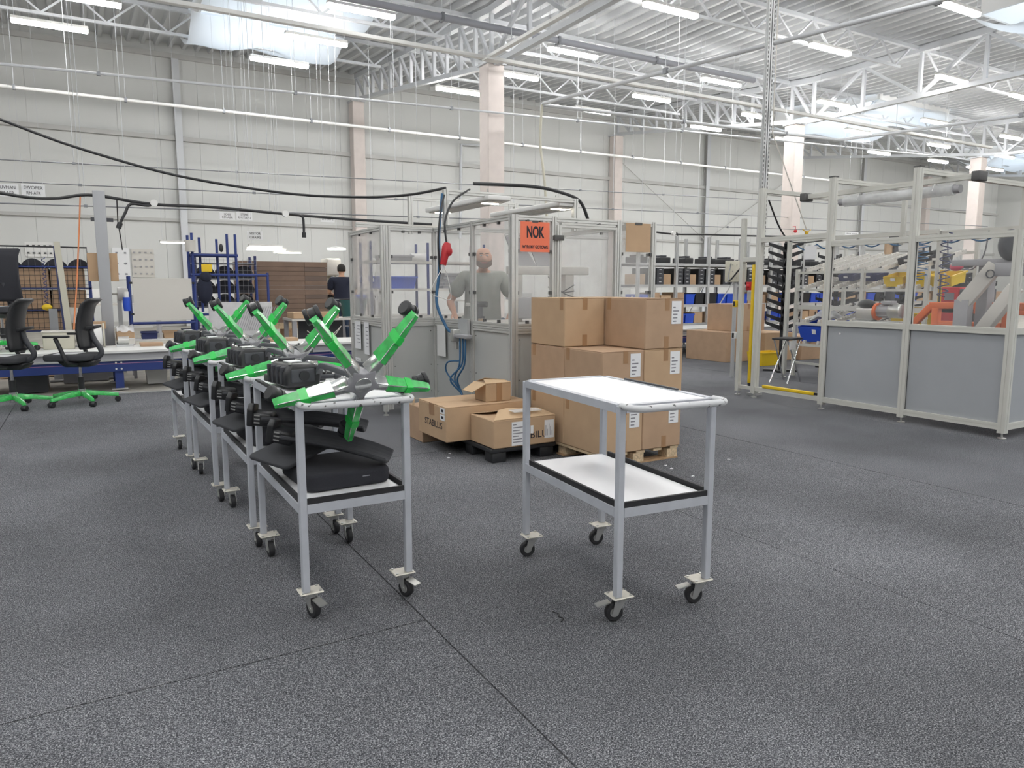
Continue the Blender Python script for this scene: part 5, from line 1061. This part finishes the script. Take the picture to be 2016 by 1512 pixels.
pipe('drop_hose', 'pale air hose dropping from the bent pipe behind the enclosure', spline([(9.40, 14.80, 5.48), (9.36, 14.8, 4.6), (9.45, 14.7, 3.4), (9.6, 14.6, 0.0)], 6), .03, 'beige', 'hose')
for n, (p, q) in enumerate((((0, 314), (1490, 393)), ((0, 357), (1490, 425)), ((0, 400), (1490, 449)))):
    yy = (18.5, 17.0, 15.8)[n]; a, b = P(*p, y=yy), P(*q, y=yy); d = (b - a) / (b.x - a.x)
    t = pipe('thin_rail', ('upper thin grey rail strung above the wall signs', 'middle thin rail strung above the wall signs with junction boxes', 'lowest thin rail carrying the hanging signs')[n], [a - d * 6, b + d * 14], .012, 'galvdark', 'rail', drops=[a + d * (1.3 + 3.3 * k) for k in range(6)], n=6)
# wall brace wires and conduits
pipe('brace_wire', 'diagonal brace wire between pink wall column and slim post', [(21.1, 26.78, 7.0), (26.5, 26.78, 3.64)], .018, 'girt', 'wire', kind='structure'); pipe('brace_wire', 'diagonal brace wire on the far side of the slim post', [(32.6, 26.78, 7.0), (26.75, 26.78, 3.64)], .018, 'girt', 'wire', kind='structure')
pipe('wall_pipe', 'bent pipe on the wall beside the tall pink column', [P(945, 286, y=26.7), P(908, 284, y=26.7), P(907, 372, y=26.7), P(906, 470, y=26.7)], .06, 'steelwhite')
# heavy black cables
q = [P(-60, 215, y=9.2), P(0, 235, y=9.1), P(150, 290, y=9.0), P(350, 346, y=8.8), P(560, 380, y=8.3), P(700, 388, y=7.7), P(800, 384, y=7.1), Vector((3.085, 6.6, 2.255))]
pipe('power_cable', 'long sagging black cable leading to the enclosure gantry', spline(q, 6), .014, 'blackplastic', 'cable')
yb = 12.0
q = [P(u, v, y=yb) for u, v in ((-60, 372), (0, 380), (60, 389), (115, 390), (160, 384), (200, 386), (300, 402), (420, 408), (560, 421), (680, 431), (770, 437), (850, 442))]
t = pipe('bus_cable', 'black distribution cable with white junction boxes along the workstations', spline(q, 5), .022, 'blackplastic', 'cable'); o = t.location
for u, v in ((303, 400), (562, 421)):
    c = P(u, v, y=yb - .03) - o; MB().cyl(c - Vector((0, .03, 0)), c + Vector((0, .03, 0)), .05, 12).build('junction_box', 'white', t)
    e = [c, c + Vector((-.08, 0, -.04)), c + Vector((-.30, 0, -.03)), c + Vector((-.38, 0, -.16)), c + Vector((-.45, 0, -.30))] if u < 400 else [c, c + Vector((.12, 0, .0)), c + Vector((.26, 0, -.03)), c + Vector((.28, 0, -.14)), c + Vector((.28, 0, -.28))]
    MB().tube(spline(e, 4), .02, 6).build('drop_lead', 'blackplastic', t); MB().cyl(e[-1], e[-1] + Vector((-.03 if u < 400 else 0, 0, -.08)), .035, 8).build('plug', 'blackplastic', t)
for u in (250, 470, 640): c = P(u, 398 + (u - 250) * .08, y=yb) - o; MB().cyl(c, (c.x, c.y, roofz(yb) - o.z), .004, 5).build('hanger', 'steelwhite', t)
q = [P(u, v, y=12.6) for u, v in ((1284, 456), (1330, 461), (1400, 462), (1470, 464), (1600, 466), (1700, 464))]
t = pipe('bus_cable', 'black distribution cable above the long parts rack', spline(q, 5), .02, 'blackplastic', 'cable'); c = P(1326, 459, y=12.55) - t.location; MB().cyl(c - Vector((0, .03, 0)), c + Vector((0, .03, 0)), .05, 12).build('junction_box', 'white', t); MB().tube(spline([c, c + Vector((.1, 0, .0)), c + Vector((.14, 0, -.15))], 4), .02, 6).build('drop_lead', 'blackplastic', t)
MB().cyl(c, (c.x, c.y, roofz(12) - t.location.z), .004, 5).build('hanger', 'steelwhite', t)
pipe('cell_cable', 'thin black cable sagging from the strut into the cell opening', spline([(6.95, 6.0, 2.3), (7.3, 6.1, 1.98), (7.8, 6.3, 1.86), (8.75, 6.6, 1.93)], 5), .010, 'blackplastic', 'cable')
pipe('strut_lead', 'black lead looping from the perforated strut to the junction box', spline([(6.93, 6.04, 1.62), (6.9, 6.25, 1.60), (7.2, 6.8, 1.38), (7.9, 7.44, 1.62)], 5), .010, 'blackplastic', 'cable')
t = pipe('hook_rope', 'pale rope with a yellow hook hanging beside the pink column', [P(1521, 262, y=10) + Vector((0, 0, 8.08 - P(1521, 262, y=10).z)), P(1521, 262, y=10), P(1588, 452, y=10)], .012, 'offwhite', 'rope'); c = P(1588, 458, y=10) - t.location; MB().bx(c.x - .04, c.x + .04, c.y - .02, c.y + .02, c.z - .05, c.z + .03).build('hook_block', 'yellowdk', t, bevel=.01)
for s in (-1, 1): MB().cyl(c + Vector((0, 0, .0)), c + Vector((s * .12, 0, .06)), .010, 6).build('hook_arm', 'yellowdk', t)
one(MB().ball((0, 0, 0), .06).cyl((0, 0, .05), (0, 0, .16), .008, 5).cyl((0, 0, .16), (0, .14, .16), .008, 5), 'red_ball', 'red', 'small red ball hanging in front of the pink column', 'ball', P(1566, 455, y=16.75))
pipe('plug_cable', 'thin black cable with plug hanging beside the wall papers', [P(230, 391, y=12), P(232, 438, y=12.4), P(238, 470, y=12.6), P(241, 492, y=12.7)], .008, 'blackplastic', 'cable')
# ------------------------------------------------------------------ hanging signs
def hsign(label, u0, v0, u1, v1, yy, lines):
    a, b = P(u0, v0, y=yy), P(u1, v1, y=yy); w_, h = b.x - a.x, a.z - b.z
    t = thing('hanging_sign', label, 'sign', ((a.x + b.x) / 2, yy, b.z), 0, 'white hanging signs')
    MB().bx(-w_ / 2, w_ / 2, 0, .006, 0, h).build('plate', 'paper', t)
    for k, (s, f) in enumerate(lines): text(s, h * .36, 'ink', 'lettering', t, (0, -.004, h * (.70 - .42 * k) if len(lines) > 1 else h * .5), (PI / 2, 0, 0), w_ * f)
    for s in (-1, 1): MB().cyl((s * w_ * .42, .003, h), (s * w_ * .42, .003, roofz(yy) - b.z), .003, 4).build('wire', 'steelwhite', t)
hsign('white sign in the pair hung over the caged rack, farther from the grey post', -14, 360, 38, 388, 16.0, (('MUVMAN', .75), ('RM-AER', .6))); hsign('white sign in the pair hung over the caged rack, nearer the grey post', 41, 361, 90, 389, 16.0, (('SWOPER', .8), ('RM-AER', .6)))
hsign('white sign in the pair above the blue tube rack, beside the slim post', 432, 417, 463, 433, 18.0, (('3DEE', .45), ('RM-AER', .7))); hsign('white sign in the pair above the blue tube rack, with smaller lines', 465, 417, 497, 434, 18.0, (('OTTOMAN', .45), ('RM-TAP 3', .8)))
hsign('white sign about visitor chairs above the brown board stack', 486, 454, 518, 473, 17.0, (('VISITOR', .7), ('CHAIRS', .7))); hsign('small white sign next to the pink wall column', 631, 427, 659, 438, 18.0, (('RM-TAP 3', .8),))
hsign('white sign above the machine cell behind the gantry posts', 1664, 456, 1690, 464, 18.0, (('RM-TAP', .8),))
# papers and part boards on the wall
def wboard(label, u0, v0, u1, v1, m, spots, rows, cols, cat='board'):
    a, b = P(u0, v0, y=26.9), P(u1, v1, y=26.9); w_, h = b.x - a.x, a.z - b.z
    t = thing('wall_board', label, cat, ((a.x + b.x) / 2, 26.92, b.z)); MB().bx(-w_ / 2, w_ / 2, 0, .04, 0, h).build('panel', m, t)
    for i in range(cols):
        for j in range(rows): MB().bx(-w_ / 2 + w_ * (i + .5) / cols - .03, -w_ / 2 + w_ * (i + .5) / cols + .035, -.03, 0, h * (j + .5) / rows - .02, h * (j + .5) / rows + .025).build('part_sample', spots, t)
wboard('grey sample board with small dark parts beside the pinned papers', 258, 490, 306, 546, 'offwhite', 'machinegrey', 4, 4); wboard('sample board with dark parts above the caged rack', 48, 476, 106, 506, 'white', 'blackplastic', 2, 5)
wboard('white wall poster with dark pictures beside the grey post', 220, 487, 258, 550, 'paper', 'inkgrey', 3, 2, 'poster')
# hanging work lamps
for n, (u, v, w_) in enumerate(((340, 477, .5), (523, 485, .75), (524, 491, .9), (566, 497, .65), (655, 474, .4))):
    if n == 4: continue
    c = P(u, v, y=17.5 + .2 * n); t = thing('hanging_lamp', ('short white lamp hanging above the off-white board', 'upper lamp of the doubled pair above the brown boards', 'lower lamp of the doubled pair above the brown boards', 'single flat lamp above the middle of the brown boards')[n], 'lamp', c, 0, 'hanging work lamps')
    MB().bx(-w_ / 2, w_ / 2, -.08, .08, .0, .04).build('housing', 'white', t); MB().bx(-w_ / 2 + .02, w_ / 2 - .02, -.07, .07, -.02, 0).build('diffuser', 'lamplight_small', t)
    for s in (-1, 1): MB().cyl((s * w_ * .4, 0, .04), (s * w_ * .4, 0, roofz(c.y) - c.z), .004, 4).build('wire', 'steelwhite', t)
# benches against the back wall so that the far side is not empty
for n, (x, w_) in enumerate(((.5, 2.2), (6.6, 2.0), (11.5, 3.0), (17.5, 3.0))):
    t = thing('back_bench', ('grey bench under the sample board', 'grey bench behind the drilling machine', 'grey bench behind the enclosure', 'grey bench behind the long parts rack')[n], 'bench', (x, 20.5, 0)); MB().bx(-w_ / 2, w_ / 2, -.4, .4, .86, .9).build('top', 'offwhite', t)
    for i in (-1, 1):
        for j in (-.35, .35): MB().bx(i * w_ * .47 - .03, i * w_ * .47 + .03, j - .03, j + .03, 0, .86).build('leg', 'machinegrey', t)
    MB().bx(-w_ * .4, w_ * .4, -.3, .3, .3, .33).build('lower_shelf', 'galv', t); MB().bx(-w_ * .3, -w_ * .05, -.25, .2, .9, 1.25).build('bench_cabinet', 'white', t); MB().bx(w_ * .1, w_ * .35, -.2, .2, .9, 1.1).build('tool_box', 'machinegrey', t)
# bits of litter on the carpet
for k, (u, v) in enumerate(((883, 902), (886, 893), (1435, 905), (1364, 938), (1310, 917), (1322, 923))):
    c = P(u, v, z=0); one(MB().bx(-.010, .012, -.006, .006, 0, .003).bx(-.004, .004, .004, .012, 0, .005), 'paper_scrap', 'paper', 'tiny white paper scrap on the dark carpet', 'scrap', (c.x, c.y, .001), 'paper scraps on the carpet', rz=k * 1.1)
c = P(1102, 1215, z=0); one(MB().tube(spline([(.0, .05, .003), (.01, .02, .003), (-.005, 0, .003), (.005, -.02, .003), (-.02, -.04, .003)], 4), .002, 5), 'black_thread', 'blackrub', 'short curly black thread on the carpet near the empty cart', 'thread', (c.x, c.y, .0))

# stacks of black frames and cartons standing between the cell and the long rack
for k, (x, y) in enumerate(((11.6, 7.2), (12.6, 6.6), (13.6, 7.4), (14.6, 6.2), (12.9, 9.2))): frame_tree(x, y, .4, 1.55 + .08 * (k % 3), 9, ('stack of black arm frames in the aisle behind the flow rack', 'stack of black arm frames seen behind the motor', 'stack of black arm frames behind the yellow bins', 'stack of black arm frames behind the orange machine', 'stack of black arm frames close to the long rack')[k], .32)
for k, (x, y, h) in enumerate(((15.8, 8.2, .9), (16.8, 7.2, 1.1), (15.0, 9.5, .8), (17.5, 9.0, 1.2))): carton('tall_carton', ('tall brown carton beyond the cell near the arm frames', 'tall brown carton beyond the cell behind the grey boom', 'lower brown carton in front of the long rack', 'tallest brown carton beyond the machine cell')[k], x - .4, x + .4, y - .35, y + .35, 0, h, 'card2', 'cartons beyond the cell')

t = thing('paper_card', 'blank white card hung on the rear rail of the machine cell', 'card', (8.70, 6.75, 1.70)); MB().bx(-.004, 0, -.10, .10, -.02, .16).build('sheet', 'paper', t)
for q in (-.08, .08): MB().cyl((-.002, q, .16), (-.002, q, .24), .003, 4).build('string', 'white', t)
c = P(1762, 440, y=7.0); t = thing('dark_bracket', 'dark angled bracket post with a brown sheet above the cell rail', 'post', (c.x, c.y, 0)); MB().bx(-.05, .05, -.05, .05, 0, 2.12).build('post', 'darkplastic', t); MB().bar((.12, 0, 1.6), (.02, 0, 2.05), .06, .06).build('stay', 'darkplastic', t); MB().bx(-.20, -.05, -.02, .02, 1.7, 1.97).build('brown_sheet', 'card', t); MB().bar((.05, 0, 2.02), (.55, 0, 2.02), .05, .05).build('arm', 'machinegrey', t)
MB().bx(-.15, .15, -.15, .15, 0, .03).build('base_plate', 'darkplastic', t)
# ------------------------------------------------------------------ people
def skin_mesh(name, verts, edges, radii, m, parent, root=0, levels=2, keep=None):
    me = bpy.data.meshes.new(name); me.from_pydata([tuple(v) for v in verts], edges, [])
    o = bpy.data.objects.new(name, me); COL.objects.link(o); md = o.modifiers.new('skin', 'SKIN'); md.use_smooth_shade = True; md.branch_smoothing = .6
    sv = me.skin_vertices[0].data
    for i, r in enumerate(radii): sv[i].radius = r if isinstance(r, tuple) else (r, r); sv[i].use_root = (i == root)
    s = o.modifiers.new('sub', 'SUBSURF'); s.levels = levels; s.render_levels = levels
    dg = bpy.context.evaluated_depsgraph_get(); dg.update(); nm = bpy.data.meshes.new_from_object(o.evaluated_get(dg)); bpy.data.objects.remove(o)
    nm.materials.clear(); nm.materials.append(MATS[m]); nm.polygons.foreach_set('use_smooth', [True] * len(nm.polygons))
    return put(name, nm, parent)
def person(label, loc, rz, k, shirt, trousers, sk, pose, hairy, lean=.0, girth=1.0, group=None):
    """k scales a 1.75 m figure facing local -y; pose gives elbow and wrist points for both arms"""
    t = thing('person', label, 'person', loc, rz, group)
    V = []; E_ = []; R = []; ix = {}
    def v(n, p, r, link=None):
        ix[n] = len(V); V.append(Vector(p) * k); R.append(r * k if not isinstance(r, tuple) else (r[0] * k, r[1] * k))
        if link: E_.append((ix[link], ix[n]))
    f = lambda z: -lean * max(0, z - .95)
    v('pelvis', (0, 0, .95), (.16 * girth, .13 * girth)); v('waist', (0, f(1.10), 1.10), (.155 * girth, .125 * girth), 'pelvis'); v('chest', (0, f(1.30), 1.30), (.17 * girth, .125 * girth), 'waist'); v('top', (0, f(1.43), 1.43), (.12, .085), 'chest')
    v('neck', (0, f(1.50) - .01, 1.50), .058, 'top'); hy = f(1.56) - .035 - lean * .15; v('jaw', (0, hy, 1.565), (.070, .080), 'neck'); v('face', (0, hy, 1.635), (.086, .100), 'jaw'); v('crown', (0, hy + .008, 1.70), (.085, .098), 'face'); v('tip', (0, hy + .008, 1.735), (.062, .072), 'crown')
    v('nose', (0, hy - .128, 1.608), .018, 'face')
    for s, nm in ((-1, 'r'), (1, 'l')):
        v('ear' + nm, (s * .093, hy + .015, 1.625), .017, 'face')
        el, wr = pose[nm]; sx = .195
        v('sh' + nm, (s * sx, f(1.42), 1.415), .066, 'top'); v('el' + nm, el, .047, 'sh' + nm); mid = (Vector(el) + Vector(wr)) / 2; v('fa' + nm, mid, .042, 'el' + nm); v('wr' + nm, wr, .029, 'fa' + nm)
        d = (Vector(wr) - Vector(el)).normalized() + Vector((0, -.5, -.1)); d.normalize(); pal = Vector(wr) + d * .06; v('pa' + nm, pal, (.036, .018), 'wr' + nm)
        sd = d.cross(Vector((0, 0, 1))).normalized()
        for q in range(4):
            b = pal + sd * (.030 - .02 * q) + d * .02; L_ = (.07, .08, .075, .06)[q]; v('f%s%d' % (nm, q), b + d * L_ * .5, .009, 'pa' + nm); v('g%s%d' % (nm, q), b + d * L_ * .85 - Vector((0, 0, L_ * .4)), .008, 'f%s%d' % (nm, q))
        th = Vector(wr) + d * .03 - sd * s * .035; v('t' + nm, th + d * .02 - sd * s * .01, .010, 'wr' + nm); v('u' + nm, th + d * .05 - sd * s * .012 - Vector((0, 0, .015)), .009, 't' + nm)
        v('hip' + nm, (s * .095, 0, .88), .095, 'pelvis'); v('kn' + nm, (s * .11, -.01, .48), .062, 'hip' + nm); v('ca' + nm, (s * .112, .01, .33), .057, 'kn' + nm); v('an' + nm, (s * .115, .01, .09), .042, 'ca' + nm); v('toe' + nm, (s * .13, -.14, .045), .036, 'an' + nm)
    skin_mesh('body', V, E_, R, sk, t)
    # clothes follow the same joints with larger radii
    def sub(names, links, grow, m, nm):
        ids = {n: i for i, n in enumerate(names)}; vs = [V[ix[n]] + Vector((0, 0, .022 * k if n in ('shr', 'shl') else 0)) for n in names]; rr = []
        for n in names:
            q = R[ix[n]]; rr.append((q[0] + grow * k, q[1] + grow * k) if isinstance(q, tuple) else q + grow * k)
        return skin_mesh(nm, vs, [(ids[a], ids[b]) for a, b in links], rr, m, t)
    for s, nm in ((-1, 'r'), (1, 'l')):
        if nm == 'r': ix['collar'] = len(V); V.append(Vector((0, f(1.475) - .004, 1.475)) * k); R.append(.075 * k)
        ix['sl' + nm] = len(V); a, b = V[ix['sh' + nm]], V[ix['el' + nm]]; V.append(a.lerp(b, .82)); R.append(.056 * k)
    sub(['waist', 'pelvis', 'chest', 'top', 'collar', 'shr', 'slr', 'shl', 'sll'], [('waist', 'pelvis'), ('waist', 'chest'), ('chest', 'top'), ('top', 'collar'), ('top', 'shr'), ('shr', 'slr'), ('top', 'shl'), ('shl', 'sll')], .033, shirt, 'shirt')
    sub(['pelvis', 'hipr', 'knr', 'car', 'anr', 'hipl', 'knl', 'cal', 'anl'], [('pelvis', 'hipr'), ('hipr', 'knr'), ('knr', 'car'), ('car', 'anr'), ('pelvis', 'hipl'), ('hipl', 'knl'), ('knl', 'cal'), ('cal', 'anl')], .014, trousers, 'trousers')
    for s in (-1, 1):
        M = Vector((s * .13 * k, -.06 * k, 0)); MB().bx(-.05 * k, .05 * k, -.14 * k, .11 * k, 0, .09 * k, Matrix.Translation(M)).build('shoe', 'blackplastic', t, bevel=.03, segs=3)
        e = Vector((s * .031, hy - .092, 1.648)) * k; eye = MB().ball(e + Vector((0, 0, 0)), .012 * k, (1.2, 1, .6), n=8, m=6).build('eye', 'paper', t); MB().ball(e + Vector((0, -.0075 * k, -.001)), .0065 * k, n=6, m=4).build('iris', 'hair', eye)
        MB().bar(e + Vector((-.018 * k, -.006 * k, .020 * k)), e + Vector((.018 * k, -.006 * k, .022 * k)), .014 * k, .011 * k).build('eyebrow', 'beard', t)
    MB().bar(Vector((-.026, hy - .1, 1.572)) * k, Vector((.026, hy - .1, 1.572)) * k, .008 * k, .006 * k).build('mouth', 'red', t)
    if hairy == 'beard':
        MB().grid(lambda u, w_: Vector((.086 * math.sin((u - .5) * 2.5), hy - .010 - .086 * math.cos((u - .5) * 2.5) * (1 - .15 * w_), 1.578 - .064 * w_ * (1 - .5 * abs(u - .5)) + .03 * (abs(u - .5) * 2) ** 2)) * k, 14, 6).build('beard', 'beard', t, thick=.008 * k)
    else:
        MB().grid(lambda u, w_: Vector((0, hy + .012, 1.665)) * k + Vector((.083 * math.sin(w_ * 1.75) * math.cos(u * 2 * PI), .098 * math.sin(w_ * 1.75) * math.sin(u * 2 * PI), .088 * math.cos(w_ * 1.75) - (.05 if math.sin(u * 2 * PI) > .1 else 0) * w_ ** 2)) * k, 20, 8).build('hair', 'hair', t, thick=.006)
    return t
person('bald bearded person in a grey T-shirt working inside the enclosure', (3.72, 7.05, 0), -.42, .985, 'shirt', 'jeans', 'skin', {'r': ((-.36, -.08, 1.17), (-.31, -.26, 1.03)), 'l': ((.36, -.08, 1.17), (.28, -.27, 1.03))}, 'beard', lean=.28, girth=1.18)
person('dark-haired person in a navy T-shirt standing at the drilling machine', (4.74, 15.42, 0), PI - .3, 1.02, 'navy', 'jeans', 'skinlight', {'r': ((-.27, -.05, 1.15), (-.22, -.30, 1.13)), 'l': ((.27, -.05, 1.15), (.2, -.30, 1.13))}, 'hair', lean=.05)
